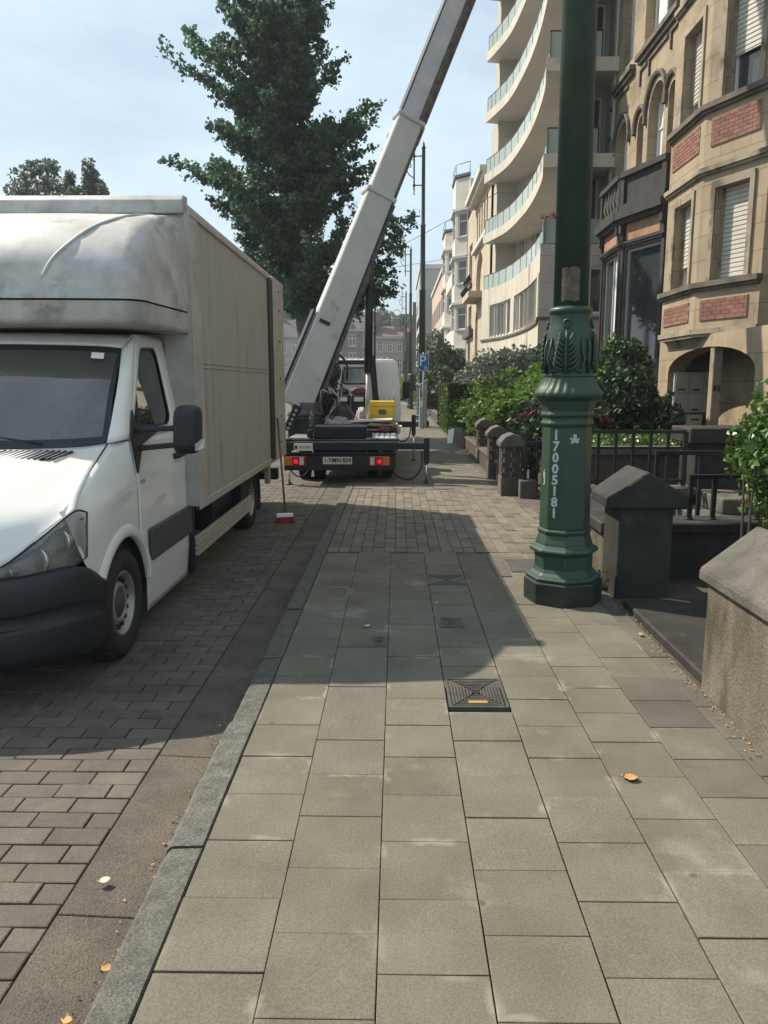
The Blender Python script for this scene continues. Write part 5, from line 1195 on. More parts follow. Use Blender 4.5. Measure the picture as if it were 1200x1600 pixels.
for i in range(3):
    for j in range(2):
        d_ = MB().box(5.62 + i * .29, 5.89 + i * .29, 15.782, 15.799, 1.07 + j * .40, 1.44 + j * .40).build('mailbox_door', 'mailbox', mbx, .006)
        MB().box(5.68 + i * .29, 5.82 + i * .29, 15.774, 15.782, 1.10 + j * .40, 1.13 + j * .40).build('name_slot', 'ink', d_)
mb2 = MB().hexa([V((5.90, 15.78, .68)), V((6.18, 15.78, .68)), V((6.18, 15.94, .68)), V((5.90, 15.94, .68))], [V((5.87, 15.74, 1.02)), V((6.20, 15.74, 1.02)), V((6.20, 15.94, 1.02)), V((5.87, 15.94, 1.02))]).build('lower_mailbox', 'mailbox', mbx, .01)
MB().box(5.96, 6.12, 15.742, 15.752, .90, .93).build('slot', 'ink', mb2)
# ---- house with arched windows and dark oriel
H2 = thing('arched_house', 'sandstone house with round arched windows and a dark stone oriel and balcony', 'house', (6.1, 20.5, 0))
MB().box(6.4, 14, 17.5, 23.4, -.1, 16).build('body', 'sandstone', H2)
G = Fc((6.1, 23.45), (6.1, 17.5)); sy = lambda y: 23.45 - y
ar = [(sy(22.87), sy(21.8), 6.0, 8.58, 1), (sy(20.95), sy(20.45), 6.0, 8.25, 1), (sy(20.1), sy(18.98), 6.0, 8.62, 1), (sy(18.68), sy(18.2), 6.0, 8.25, 1)]
up = [(sy(22.75), sy(21.7), 9.95, 12.6, 1), (sy(20.75), sy(18.25), 9.72, 12.2)]
gw = (sy(21.4), sy(18.2), 1.2, 5.0)
m = MB(); wall(m, G, 0, G.len, 0, 15.5, ar + up, .28); m.build('front_wall', 'sandstone', H2)
for o in ar: window(G, o, H2, .26, 1, 7.7 if o[1] - o[0] > .8 else None, curtain=[(0.05, .5)] if o[1] - o[0] > .8 else False)
window(G, up[0], H2, .26, 1, 11.3); window(G, up[1], H2, .26, 3, 11.4, curtain=[(.05, .3)])
for o in ar:
    r = (o[1] - o[0]) / 2 + .14; cx = (o[0] + o[1]) / 2; zc = o[3] - (o[1] - o[0]) / 2
    m = MB(); rows = []
    for k in range(15):
        a = R(-12 + 204 * k / 14); rows.append([G.at(cx + (r + e) * math.cos(a), zc + (r + e) * math.sin(a), d) for e, d in ((0, 0), (0, .07), (.06, .10), (.10, .08), (.10, 0))])
    m.grid(rows, False); m.build('hood_mould', 'brown_trim', H2)
for a, b in ((sy(23.2), sy(21.4)), (sy(21.0), sy(18.05))):
    m = MB(); G.box(m, a, b, 9.58, 9.70, -.02, .16); G.box(m, a + .05, b - .05, 9.48, 9.58, -.02, .09); m.build('window_sill', 'brown_trim', H2)
for a, b in ((sy(22.9), sy(21.9)), (sy(20.9), sy(20.4)), (sy(20.2), sy(18.9)), (sy(18.7), sy(18.2))):
    m = MB(); z0, z1 = 8.98, 9.38
    G.box(m, a, b, z1 - .06, z1, -.01, .05); G.box(m, a, a + .06, z0, z1 - .06, -.01, .05); m.build('relief_panel', 'brown_trim', H2)
m = MB(); G.box(m, 0, .22, 0, 15.5, -.01, .05); m.build('edge_pilaster', 'white_render', H2)
O1, O2, O3, O4 = (6.12, 22.0), (5.52, 21.55), (5.48, 19.65), (6.0, 17.95)
ori = [Fc(O1, O2), Fc(O2, O3), Fc(O3, O4)]
m = MB()
wall(m, ori[0], 0, ori[0].len, 1.0, 5.55, []); oo1 = (.18, 1.72, 2.2, 4.82); oo2 = (.18, ori[2].len - .12, 2.2, 4.82)
wall(m, ori[1], 0, ori[1].len, 1.0, 5.55, [oo1], .12); wall(m, ori[2], 0, ori[2].len, 1.0, 5.55, [oo2], .12); m.add([V((*p, 5.55)) for p in (O1, O2, O3, O4)], [(0, 1, 2, 3)]); m.build('oriel', 'brown_trim', H2)
window(ori[1], oo1, H2, .1, 2, None, 'pane', 'meter_grey', .06, curtain=[(.5, .95)]); window(ori[2], oo2, H2, .1, 1, None, 'pane', 'meter_grey', .06)
for F in ori[1:]:
    m = MB(); F.box(m, .2, F.len - .2, 5.03, 5.42, 0, .02); m.build('terracotta_panel', 'terracotta', H2)
    m = MB()
    for s in (.02, F.len - .16): F.box(m, s, s + .14, 4.95, 5.5, 0, .09); F.box(m, s + .01, s + .13, 5.2, 5.5, .09, .14); F.box(m, s, s + .12, 2.2, 4.9, 0, .04)
    for k in range(int(F.len / .09)): F.box(m, k * .09 + .02, k * .09 + .07, 4.88, 4.94, 0, .08)
    m.build('console', 'bluestone', H2)
ledge('oriel_cornice', 'bluestone', ori, 5.52, 5.70, .14, .24, H2); ledge('oriel_band', 'bluestone', ori, 4.94, 5.0, .05, .10, H2); ledge('oriel_sill', 'cap_stone', ori, 2.08, 2.18, .06, .12, H2)
m = MB()
for F in ori: F.box(m, 0, F.len, 5.70, 5.86, -.02, .14)
m.add([V((*p, 5.80)) for p in (O1, O2, O3, O4)], [(0, 1, 2, 3)]); m.build('balcony_floor', 'bluestone', H2)
for F in ori[1:]:
    m = MB(); F.box(m, 0, F.len, 6.48, 6.60, -.06, .16); m.build('balcony_rail', 'bluestone_dark', H2)
    for a_ in (0, F.len - .16): m = MB(); F.box(m, a_, a_ + .16, 5.86, 6.48, -.04, .12); m.build('balcony_post', 'bluestone', H2)
    if F is ori[1]:
        for k in range(5): c = F.at(.35 + k * .30, 5.86, .04); MB().lathe([(.06, 0), (.04, .06), (.085, .22), (.05, .42), (.035, .5), (.06, .62)], c, 10).build('baluster', 'cap_stone', H2)
    else:
        m = MB(); F.box(m, .16, F.len - .16, 5.86, 6.48, -.02, .06); m.build('balcony_panel', 'bluestone', H2)
o = MB(); F = ori[2]; F.box(o, .55, .80, 5.87, 6.38, -.30, -.28); o = o.build('leaning_board', 'sign_white', loc=F.at(.7, 5.87, -.29)); tag(o, 'white board standing on the dark stone balcony', 'board')
m = MB()
for z in (9.2, 8.4, 7.6, 7.0): G.box(m, .05, .12, z, z + .12, .05, .11)
m.build('wall_hooks', 'iron', H2)
# ---- curved apartment block
AP = thing('apartment_block', 'modern cream apartment block with sweeping curved balconies and glass railings', 'apartment block', (5, 29, 0))
def curve(off=0, n=28):
    pl = spline([V((4.10, 23.0, 0)), V((4.34, 24.5, 0)), V((4.52, 27.0, 0)), V((4.55, 29.4, 0)), V((4.40, 32.3, 0)), V((4.05, 34.1, 0)), V((3.76, 35.2, 0))], n); out = []
    for i, p in enumerate(pl):
        d = (pl[min(i + 1, n)] - pl[max(i - 1, 0)]).normalized(); out.append(p + V((d.y, -d.x, 0)) * off)
    return out
CU = curve(); BK = 7.4
for fl, zb in enumerate((7.64, 10.14, 12.6, 15.0, 17.4)):
    top = zb + .36; m = MB(); e = CU; poly = [V((6.15, 23.0, 0))] + e + [V((5.2, 35.6, 0)), V((6.15, 35.6, 0))]
    n = len(poly); bot = [p + V((0, 0, zb)) for p in poly]; tp = [p + V((0, 0, top)) for p in poly]
    m.add(tp, [tuple(range(n))]); m.grid([bot, tp], False, True); sl = m.build('balcony_slab', 'apartment', AP)
    m = MB(); m.add([p - V((0, 0, .002)) for p in bot], [tuple(range(n))[::-1]]); m.build('balcony_soffit', 'soffit', sl)
    # glass panels, each a part
    gi = curve(.10, 30)
    for i in range(0, 30, 2):
        a, b = gi[i], gi[i + 2]; d = (b - a) * .03
        m = MB().bar(a + d + V((0, 0, top + .30)), b - d + V((0, 0, top + .30)), .012, .60); m.build('glass_panel', 'rail_glass', sl)
    m = MB().tube([p + V((0, 0, top + .62)) for p in gi], .02, 6)
    for p in gi[::2]: m.bar(p + V((0, 0, top)), p + V((0, 0, top + .62)), .03, .03)
    m.build('rail', 'slate', sl)
    m = MB()
    for x0, x1 in ((4.22, 4.72), (4.75, 5.2), (5.22, 5.62)):
        g2 = MB().box(x0, x1, 23.10, 23.112, top + .02, top + .68); g2.build('glass_panel', 'rail_glass', sl)
        m.box(x0 - .02, x0 + .01, 23.09, 23.12, top, top + .7)
    m.box(4.2, 5.66, 23.085, 23.125, top + .68, top + .71); m.box(5.62, 5.66, 23.09, 23.12, top, top + .7); m.build('side_rail', 'dark_metal', sl)
# recessed walls with windows on the upper floors
rc = curve(1.25, 14); m = MB(); zs_ = [5.9, 20]
fac = [Fc((rc[i + 1].x, rc[i + 1].y), (rc[i].x, rc[i].y)) for i in range(14)]
for i, F in enumerate(fac):
    ops = [(.12, F.len - .12, z + .15, z + 1.95) for z in (5.95, 8.0, 10.5, 12.96, 15.4)] if i in (2, 3, 5, 6, 8, 9, 11, 12) else []
    wall(m, F, 0, F.len, 5.5, 20, ops, .1)
    for o in ops[:4]: window(F, o, AP, .1, 1)
SF = Fc((4.9, 24.25), (6.12, 24.25)); so_ = [(.25, 1.1, z, z + 1.7) for z in (6.1, 8.2, 10.7, 13.1)]
wall(m, SF, 0, SF.len, 5.5, 20, so_, .1); m.box(6.12, 12, 23.45, 36, -.1, 20); m.box(4.3, 6.12, 35.0, 36.2, -.1, 20)
m.build('upper_walls', 'apartment_side', AP)
for o in so_: window(SF, o, AP, .1, 1)
# lower storey: curved window band, parapet and glass
lower = [Fc((a.x, a.y), (b.x, b.y)) for a, b in zip(CU[1:][::-1], CU[:-1][::-1])]
tot = sum(F.len for F in lower); m = MB(); acc = 0; wl = []
for i, F in enumerate(lower):
    u0 = acc / tot; acc += F.len; um = u0 + F.len / tot / 2
    inw = (.07 < um < .30) or (.36 < um < .84) or (.88 < um < .96)
    ops = [(0.0001, F.len - .0001, 3.58, 4.95)] if inw else []
    wall(m, F, 0, F.len, 2.78, 5.66, ops, .12)
    if ops: wl.append((F, um))
m.add([p + V((0, 0, 2.78)) for p in [V((6.15, 23, 0))] + CU + [V((6.15, 35.6, 0))]], [tuple(range(len(CU) + 2))])
m.add([p + V((0, 0, 5.58)) for p in [V((6.15, 23, 0))] + CU + [V((6.15, 35.6, 0))]], [tuple(range(len(CU) + 2))])
SL = Fc((4.10, 23.0), (6.12, 23.0)); swo = [(1.42, 1.92, 3.62, 4.95)]
m2 = MB(); wall(m2, SL, 0, SL.len, 2.78, 5.56, swo, .12); m2.build('side_wall', 'apartment_side', AP); window(SL, swo[0], AP, .1, 1)
m.build('curved_storey', 'apartment', AP)
for F, um in wl:
    i = lower.index(F); fr_ = MB(); q = -.09
    F.box(fr_, 0, F.len, 3.58, 3.66, q - .04, q + .03); F.box(fr_, 0, F.len, 4.88, 4.95, q - .04, q + .03)
    if i % 3 == 0: F.box(fr_, 0, .06, 3.66, 4.88, q - .04, q + .03)
    w_ = fr_.build('window', 'window_white', AP)
    p = MB(); p.add([F.at(0, 3.6, q), F.at(F.len, 3.6, q), F.at(F.len, 4.95, q), F.at(0, 4.95, q)], [(0, 1, 2, 3)]); p.build('pane', 'pane_light', w_)  # pale pane colour stands in for the bright sky reflected in this band
    if i % 4 == 1: k = MB(); F.box(k, .0, F.len, 3.7, 4.86, q + .001, q + .006); k.build('curtain', 'curtain', w_)
m = MB()
for F in lower: F.box(m, -.01, F.len + .01, 3.46, 3.54, -.02, .06)
SL.box(m, 0, SL.len, 3.46, 3.54, -.02, .06); m.build('sill_course', 'brown_trim', AP)
gi = curve(.10, 26); m = MB().tube([p + V((0, 0, 6.28)) for p in gi], .02, 6)
for p in gi[::2]: m.bar(p + V((0, 0, 5.6)), p + V((0, 0, 6.28)), .03, .03)
m.build('rail', 'slate', AP)
for i in range(0, 26, 2):
    a, b = gi[i], gi[i + 2]; d = (b - a) * .04; MB().bar(a + d + V((0, 0, 5.97)), b - d + V((0, 0, 5.97)), .012, .60).build('glass_panel', 'rail_glass', AP)
for x0, x1 in ((4.16, 4.7), (4.72, 5.3), (5.32, 5.85)): MB().box(x0, x1, 23.08, 23.092, 5.58, 6.22).build('glass_panel', 'rail_glass', AP)
MB().box(4.14, 5.9, 23.07, 23.1, 6.22, 6.26).build('side_rail', 'meter_grey', AP)
m = MB().box(4.9, 6.1, 24.2, 35, -.1, 2.78); m.build('ground_storey', 'brown_wall', AP)
for y in (24.0, 27.5, 31, 34): MB().box(4.65, 4.85, y, y + .2, -.1, 2.78).build('pilotis', 'apartment', AP)
# flower boxes
for i, (x, y, z, lb) in enumerate(((4.5, 23.3, 6.25, 'pink flowers in a box on the lowest balcony corner'), (4.85, 32.6, 8.45, 'red flowers on the far end of the second balcony'), (5.0, 30.2, 6.2, 'pink and white flowers on the lowest curved balcony'))):
    p_ = thing('flower_box', lb, 'flower box', (x, y, z - .3), 'balcony flowers'); MB().box(x - .3, x + .3, y - .1, y + .1, z - .28, z - .05).build('trough', 'grey_plastic', p_)
    q = MB(); leaves(q, [V((x + rnd.uniform(-.35, .35), y + rnd.gauss(0, .1), z + rnd.uniform(-.08, .2))) for _ in range(140)], .07, rnd); q.build('flowers', 'flower_red' if i != 2 else 'pink', p_, weld=False)
# ---- cream house with arch and cornice
H3 = thing('cream_house', 'cream stone house with deep cornice and arched bays beyond the apartment block', 'house', (4.2, 42, 0))
MB().box(4.4, 12, 36.2, 47.6, -.1, 11.0).build('body', 'cream_stone', H3)
F = Fc((4.2, 47.7), (4.2, 36.2)); o3 = [(1.2, 3.0, 7.2, 9.4), (1.2, 3.0, 4.9, 6.0), (1.1, 2.6, 2.0, 4.3, 1), (5.3, 6.6, 3.0, 5.4, 1), (5.4, 8.6, 6.1, 8.2, .8)]
for k in range(5): o3.append((5.2 + k * 1.1, 5.8 + k * 1.1, 8.9, 10.4))
m = MB(); wall(m, F, 0, F.len, -.1, 11.1, o3, .3); m.build('front_wall', 'cream_stone', H3)
for o in o3: window(F, o, H3, .25, 2 if o[1] - o[0] > 1 else 1)
m = MB(); F.box(m, 4.4, F.len, 10.75, 10.95, -.1, .4); F.box(m, 4.2, F.len, 10.95, 11.2, -.1, .55); F.box(m, 4.4, F.len, 8.4, 8.6, -.1, .2); m.build('cornice', 'white_render', H3)
m = MB(); F.box(m, 1.0, 3.2, 6.98, 7.18, -.05, .12); F.box(m, 1.0, 3.2, 4.65, 4.85, -.05, .15); F.box(m, .2, 4.2, 4.2, 4.6, -.05, .25); m.build('sills', 'cap_stone', H3)
m = MB(); F.box(m, 5.6, 9.2, 5.75, 6.05, -.1, .75); m.build('balcony', 'cream_stone', H3)
m = MB()
for k in range(17): a = 5.65 + k * .21; m.tube(spline([F.at(a, 6.05, .7), F.at(a + .1, 6.3, .85), F.at(a - .08, 6.55, .6), F.at(a, 6.8, .7)], 8), .02, 5)
m.tube([F.at(5.6, 6.8, .7), F.at(9.2, 6.8, .7)], .03, 6); m.build('iron_railing', 'iron', H3)
ch = MB().box(5.2, 6.3, 43.5, 45.5, 11, 15.3).build('chimney', 'grey_render', H3)
for k in range(5): MB().lathe([(.10, 15.3), (.10, 16.4)], (5.35 + k * .2, 44 + k * .1, 0), 8).build('chimney_pot', 'slate', ch)
# ---- white house with stacked bays
H4 = thing('white_bay_house', 'pale rendered house with two stacked canted bays and a roof terrace', 'house', (4.3, 55, 0))
MB().box(4.3, 12, 47.8, 66, -.1, 13.5).build('body', 'white_render', H4)
MB().box(4.18, 4.32, 47.65, 47.85, -.1, 12.5).build('downpipe', 'brown_wall', H4)
def stack_bay(y0, y1, ztop, n, zf):
    P = [(4.3, y0 + 2.6 + .0), (3.55, y0 + 1.9), (3.55, y0 + .75), (4.32, y0)]; P = [(4.3, y1), (3.55, y1 - .8), (3.55, y0 + .8), (4.32, y0)]
    fs = [Fc(P[0], P[1]), Fc(P[1], P[2]), Fc(P[2], P[3])]; m = MB()
    for k in range(n):
        zb = zf + k * 2.75; ops = [(.22, .95, zb + .95, zb + 2.35)]
        wall(m, fs[2], 0, fs[2].len, zb, zb + 2.75, ops, .12); wo_ = [(.2, fs[1].len - .2, zb + .95, zb + 2.35)]; wall(m, fs[1], 0, fs[1].len, zb, zb + 2.75, wo_, .12); wall(m, fs[0], 0, fs[0].len, zb, zb + 2.75, [])
        window(fs[2], ops[0], H4, .1, 1, zb + 1.85); window(fs[1], wo_[0], H4, .1, 2, zb + 1.85)
        ledge('bay_cornice', 'white_render', fs, zb + 2.45, zb + 2.6, .05, .16, H4)
        mm = MB(); fs[2].box(mm, .15, 1.02, zb + .86, zb + .94, -.05, .07); mm.build('sill', 'meter_grey', H4)
    wall(m, fs[0], 0, fs[0].len, zf + n * 2.75, ztop, []); wall(m, fs[1], 0, fs[1].len, zf + n * 2.75, ztop, []); wall(m, fs[2], 0, fs[2].len, zf + n * 2.75, ztop, [])
    m.add([V((*p, ztop)) for p in P], [(0, 1, 2, 3)]); m.build('bay', 'white_render', H4)
    ledge('bay_coping', 'slate', fs, ztop - .05, ztop + .1, .02, .08, H4)
    m = MB().tube([V((*p, ztop + .7)) for p in P], .03, 6)
    for p in P: m.tube([V((*p, ztop)), V((*p, ztop + .7))], .025, 6)
    m.build('terrace_rail', 'meter_grey', H4)
stack_bay(48.4, 52.4, 13.9, 4, 1.2); stack_bay(58.2, 63.0, 12.6, 4, .5)
for z in (4.2, 7.9): MB().box(3.6, 4.4, 52.4, 58.4, z, z + .9).build('balcony', 'white_render', H4, .02)
# ---- farther blocks on the right
H5 = thing('brown_ended_block', 'flat roofed block with a dark brown end wall beyond the white bays', 'building', (4.3, 72, 0))
MB().box(3.95, 12, 67, 88, -1, 10.9).build('body', 'brown_wall', H5)
F = Fc((3.9, 88), (3.9, 66.9)); o5 = [(1 + k * 3.4, 3.4 + k * 3.4, z, z + 1.6) for k in range(6) for z in (1.8, 4.6, 7.4)]
m = MB(); wall(m, F, 0, F.len, -1, 10.9, o5, .2); m.build('front_wall', 'pinkish', H5)
for o in o5: window(F, o, H5, .15, 3)
MB().box(3.75, 12, 66.8, 88.1, 10.9, 11.2).build('roof_edge', 'white_render', H5)
H6 = thing('grey_blank_block', 'tall pale block with a blank end wall facing the camera', 'building', (4, 96, 0))
MB().box(2.75, 12, 92, 112, -2, 14.6).build('body', 'grey_render', H6); MB().box(2.6, 12.1, 91.85, 112, 14.6, 15.1).build('roof_edge', 'white_render', H6)
m = MB()
for z in range(0, 14, 2): m.box(2.742, 2.749, 94, 110, z + .6, z + 1.8)
m.build('window_band', 'pane', H6)
H7 = thing('dark_far_house', 'dark narrow house with chimneys far down the right side', 'house', (2.5, 125, 0))
MB().box(1.9, 11, 118, 140, -3, 10.4).build('body', 'brown_wall', H7)
MB().ext([V((1.7, 118, 10.4)), V((6.5, 118, 14.0)), V((11.2, 118, 10.4))], (0, 22, 0)).build('roof', 'slate', H7)
for k in range(3): MB().box(2.4 + k * .9, 2.9 + k * .9, 119, 119.8, 10.5, 13.6 - k * .2).build('chimney', 'brown_wall', H7)
m = MB()
for z in (1, 4, 7):
    for y in range(119, 138, 4): m.box(1.88, 1.899, y, y + 1.3, z, z + 1.9)
m.build('window', 'pane', H7)
H8 = thing('grey_far_house', 'pale grey flat house front at the far end of the street', 'house', (1.5, 150, 0))
MB().box(.9, 9, 150, 165, -3, 10.8).build('body', 'grey_render', H8)
# ---- row of houses facing the camera at the end of the street
def end_house(x0, x1, y, zr, zt, mat, roof, label, cols, rws, hip=False):
    h = thing('terraced_house', label, 'house', ((x0 + x1) / 2, y, -2), 'houses across the end of the street')
    ops = []; wd = (x1 - x0) / cols
    for c in range(cols):
        for z in rws: ops.append((c * wd + wd * .25, c * wd + wd * .75, z, z + 1.7))
    F = Fc((x0, y), (x1, y)); m = MB(); wall(m, F, 0, F.len, -2, zr, ops, .25); m.build('front_wall', mat, h)
    MB().box(x0, x1, y + .3, y + 11, -2, zr - .02).build('body', mat, h)
    for o in ops: window(F, o, h, .2, 2, o[2] + 1.15, fw=.13)
    m = MB()
    if hip: m.add([V(p) for p in ((x0 - .3, y - .4, zr), (x1 + .3, y - .4, zr), (x1 + .3, y + 11, zr), (x0 - .3, y + 11, zr), (x0 + 1, y + 5, zt), (x1 - 4.5, y + 5, zt))], [(0, 1, 5, 4), (1, 2, 5), (2, 3, 4, 5), (3, 0, 4)])
    else: m.ext([V((x0, y - .4, zr)), V((x0, y + 4, zt)), V((x0, y + 11, zr))], (x1 - x0, 0, 0))
    r = m.build('roof', roof, h)
    m = MB(); F.box(m, -.1, F.len + .1, zr - .35, zr + .02, -.05, .45); m.build('cornice', 'far_stone', h)
    m = MB()
    for o in ops: F.box(m, o[0] - .18, o[1] + .18, o[2] - .22, o[2] - .02, -.05, .12); F.box(m, o[0] - .18, o[1] + .18, o[3] + .02, o[3] + .3, -.05, .06)
    stuff(m.build('window_stone', 'far_stone', h))
    return h, r
y = 120
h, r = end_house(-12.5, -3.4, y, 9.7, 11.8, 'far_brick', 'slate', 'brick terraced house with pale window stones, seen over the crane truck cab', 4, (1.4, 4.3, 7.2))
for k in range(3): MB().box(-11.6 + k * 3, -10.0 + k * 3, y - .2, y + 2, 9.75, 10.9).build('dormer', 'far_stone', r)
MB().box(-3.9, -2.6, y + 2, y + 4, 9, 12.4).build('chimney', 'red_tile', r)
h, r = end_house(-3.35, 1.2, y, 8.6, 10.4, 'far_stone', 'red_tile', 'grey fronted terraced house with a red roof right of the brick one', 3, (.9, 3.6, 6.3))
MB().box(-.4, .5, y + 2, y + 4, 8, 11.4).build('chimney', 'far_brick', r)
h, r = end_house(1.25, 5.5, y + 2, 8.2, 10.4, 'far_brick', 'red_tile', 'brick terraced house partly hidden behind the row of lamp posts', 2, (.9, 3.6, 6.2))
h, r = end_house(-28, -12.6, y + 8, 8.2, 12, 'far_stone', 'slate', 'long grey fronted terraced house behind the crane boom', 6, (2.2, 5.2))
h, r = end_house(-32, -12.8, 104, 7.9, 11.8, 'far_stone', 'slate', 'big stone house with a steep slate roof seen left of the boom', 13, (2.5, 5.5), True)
MB().box(-17, -15.6, 107, 109, 9, 12.6).build('chimney', 'red_tile', r)
# ------------------------------------------------------------------ trees and shrubs
def taper_tube(m, pts, r0, r1, n=7):
    k = len(pts); m.tube(pts, [lerp(r0, r1, i / (k - 1)) for i in range(k)], n)
G_ = thing('ginkgo_tree', 'tall dark green ginkgo tree behind the crane boom', 'tree', (-2.55, 24, -.1))
tr = random.Random(21)
axis = [V((-2.5, 24, -.1)), V((-2.72, 24, 2.4)), V((-2.98, 24, 4.6)), V((-3.2, 24, 7.2)), V((-3.35, 24, 10)), V((-3.45, 24, 12.6)), V((-3.4, 24, 14.6))]
ax_s = spline(axis, 40); m = MB(); taper_tube(m, ax_s, .30, .03, 12); m.build('trunk', 'bark', G_)
def axz(z):
    for i in range(40):
        if ax_s[i + 1].z >= z: t = (z - ax_s[i].z) / (ax_s[i + 1].z - ax_s[i].z); return ax_s[i].lerp(ax_s[i + 1], t)
    return ax_s[-1]
# reach of the crown to the left and right of the trunk, by height
HT = [(3.6, .7, 2.5), (4.3, 1.0, 3.1), (5.0, 1.6, 3.4), (5.8, 2.2, 3.7), (6.4, 2.4, 3.8), (7.0, 3.0, 2.4), (7.6, 3.7, 2.6), (8.1, 3.8, 2.7), (8.6, 2.6, 2.6), (9.2, 2.5, 2.8), (9.7, 2.6, 3.1), (10.2, 3.0, 2.1), (10.8, 3.6, 1.6), (11.3, 2.9, 1.5), (12.0, 2.0, 1.2), (12.8, 1.7, 1.3), (13.6, 1.3, 1.0), (14.4, .8, .7)]
def reach(z, ph):
    l_ = interp([h[0] for h in HT], [h[1] for h in HT], z); r_ = interp([h[0] for h in HT], [h[2] for h in HT], z); c = math.cos(ph)
    return (r_ * c * c if c > 0 else l_ * c * c) + .5 * (l_ + r_) * (1 - c * c)
bm3, lf = MB(), MB(); pts = []
def tuft(p, n, s): 
    for _ in range(n): pts.append(p + V((tr.gauss(0, s), tr.gauss(0, s), tr.gauss(0, s * .8))))
def bough(a, e, rr, dens=1.0):
    mid = a.lerp(e, .5) + V((tr.uniform(-.1, .1), 0, -.10 * rr + tr.uniform(-.12, .1))); sp_ = spline([a, mid, e], 14); taper_tube(bm3, sp_, .016 + .016 * rr, .006, 5)
    for k in range(3, 15):
        t = k / 14
        tuft(sp_[k], int(12 * dens), .085 + .025 * rr * (1 - t))
        for _ in range(3 if t < .9 else 1):       # short shoots carrying tufts
            d = V((tr.gauss(0, 1), tr.gauss(0, 1), tr.gauss(.25, .7))).normalized() * tr.uniform(.18, .60) * (1.15 - .55 * t) * min(1.1, .5 + rr * .3)
            e2 = sp_[k] + d; taper_tube(bm3, [sp_[k], sp_[k].lerp(e2, .5), e2], .007, .003, 3)
            for u in (.5, .8, 1.0): tuft(sp_[k].lerp(e2, u), int(7 * dens), .07)
for i in range(112):
    z = 3.9 + 10.6 * ((i + tr.random()) / 112) ** .9; ph = i * 2.399 + tr.uniform(-.4, .4)
    rr = reach(z, ph) * tr.choice((.5, .62, .72, .8, .9)) * tr.uniform(.92, 1.05); a = axz(max(2.9, z - rr * tr.uniform(.2, .5)))
    bough(a, V((axz(z).x + rr * math.cos(ph), 24 + rr * math.sin(ph), z + tr.uniform(-.05, .3))), rr)
# the long limbs that give the outline
for x, z, dz in ((-6.75, 10.9, -1.0), (-6.0, 11.4, -1.2), (-6.8, 8.05, -.6), (-5.9, 7.75, -.7), (-5.4, 9.3, -.8), (-5.3, 8.9, -.8), (-5.0, 12.3, -1.2), (-4.9, 6.4, -.4), (-5.2, 7.0, -.5), (-.5, 9.65, -.9), (-.75, 9.2, -.8), (-.7, 8.1, -.7), (-.9, 7.6, -.5), (-2.1, 11.2, -1.4), (.55, 6.2, -.9), (.15, 5.8, -.5), (.4, 6.5, -1.2), (-.1, 5.0, -.2), (0, 4.3, .3), (-.4, 4.0, .4), (.05, 4.6, 0), (-2.0, 12.2, -1.2), (-1.8, 13.3, -1.2), (-4.7, 13.5, -1.2), (-4.2, 5.2, -.2), (-4.0, 4.4, 0)):
    a = axz(max(3.0, z + dz)); e = V((x, 24 + tr.uniform(-.8, .8), z)); bough(a, e, (e - a).length * .85, .9)
bm3.build('branches', 'bark', G_, weld=False)
leaves(lf, pts, .105, tr, 0, 1.25); lf.build('crown', 'ginkgo_leaf', G_, weld=False)
def simple_tree(name, label, x, y, z0, ht, cz, rx, rz_, n, ls, mat, seed, lobes=7, group=None, trunk=.2):
    t = thing(name, label, 'tree', (x, y, z0), group); r_ = random.Random(seed); m = MB(); taper_tube(m, spline([V((x, y, z0)), V((x + .1, y, z0 + (cz - z0) * .6)), V((x - .1, y, cz + rz_ * .5))], 10), trunk, trunk * .25, 8)
    P_ = []
    for k in range(lobes):
        a = r_.uniform(0, 6.28); d = r_.uniform(.25, .75); c = V((x + rx * d * math.cos(a), y + rx * d * math.sin(a), cz + rz_ * r_.uniform(-.6, .75))); taper_tube(m, [V((x, y, cz - rz_ * .6)), V((x, y, cz - rz_ * .3)).lerp(c, .5), c], trunk * .3, .02, 5)
        s = r_.uniform(.28, .45) if lobes < 15 else r_.uniform(.16, .27)
        for _ in range(n // lobes):
            v = V((r_.gauss(0, 1), r_.gauss(0, 1), r_.gauss(0, 1))).normalized() * (r_.random() ** .4); P_.append(c + V((v.x * rx * s, v.y * rx * s, v.z * rz_ * s)))
    m.build('trunk', 'bark', t, weld=False); q = MB(); leaves(q, P_, ls, r_, 0, 1.1); q.build('crown', mat, t, weld=False); return t
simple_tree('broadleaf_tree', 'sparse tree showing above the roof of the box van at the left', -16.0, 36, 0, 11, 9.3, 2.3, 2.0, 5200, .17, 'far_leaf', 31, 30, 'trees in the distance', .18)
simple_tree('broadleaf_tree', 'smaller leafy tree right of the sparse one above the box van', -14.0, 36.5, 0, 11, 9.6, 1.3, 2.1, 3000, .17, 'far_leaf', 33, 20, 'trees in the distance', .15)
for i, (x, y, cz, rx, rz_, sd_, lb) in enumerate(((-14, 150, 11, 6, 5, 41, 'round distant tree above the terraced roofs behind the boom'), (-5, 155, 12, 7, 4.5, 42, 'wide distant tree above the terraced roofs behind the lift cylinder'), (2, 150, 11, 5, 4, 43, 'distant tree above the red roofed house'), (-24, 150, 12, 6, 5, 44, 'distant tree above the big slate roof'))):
    simple_tree('distant_tree', lb, x, y, -2, 14, cz, rx, rz_, 2600, .75, 'far_leaf', sd_, 8, 'trees in the distance', .3)
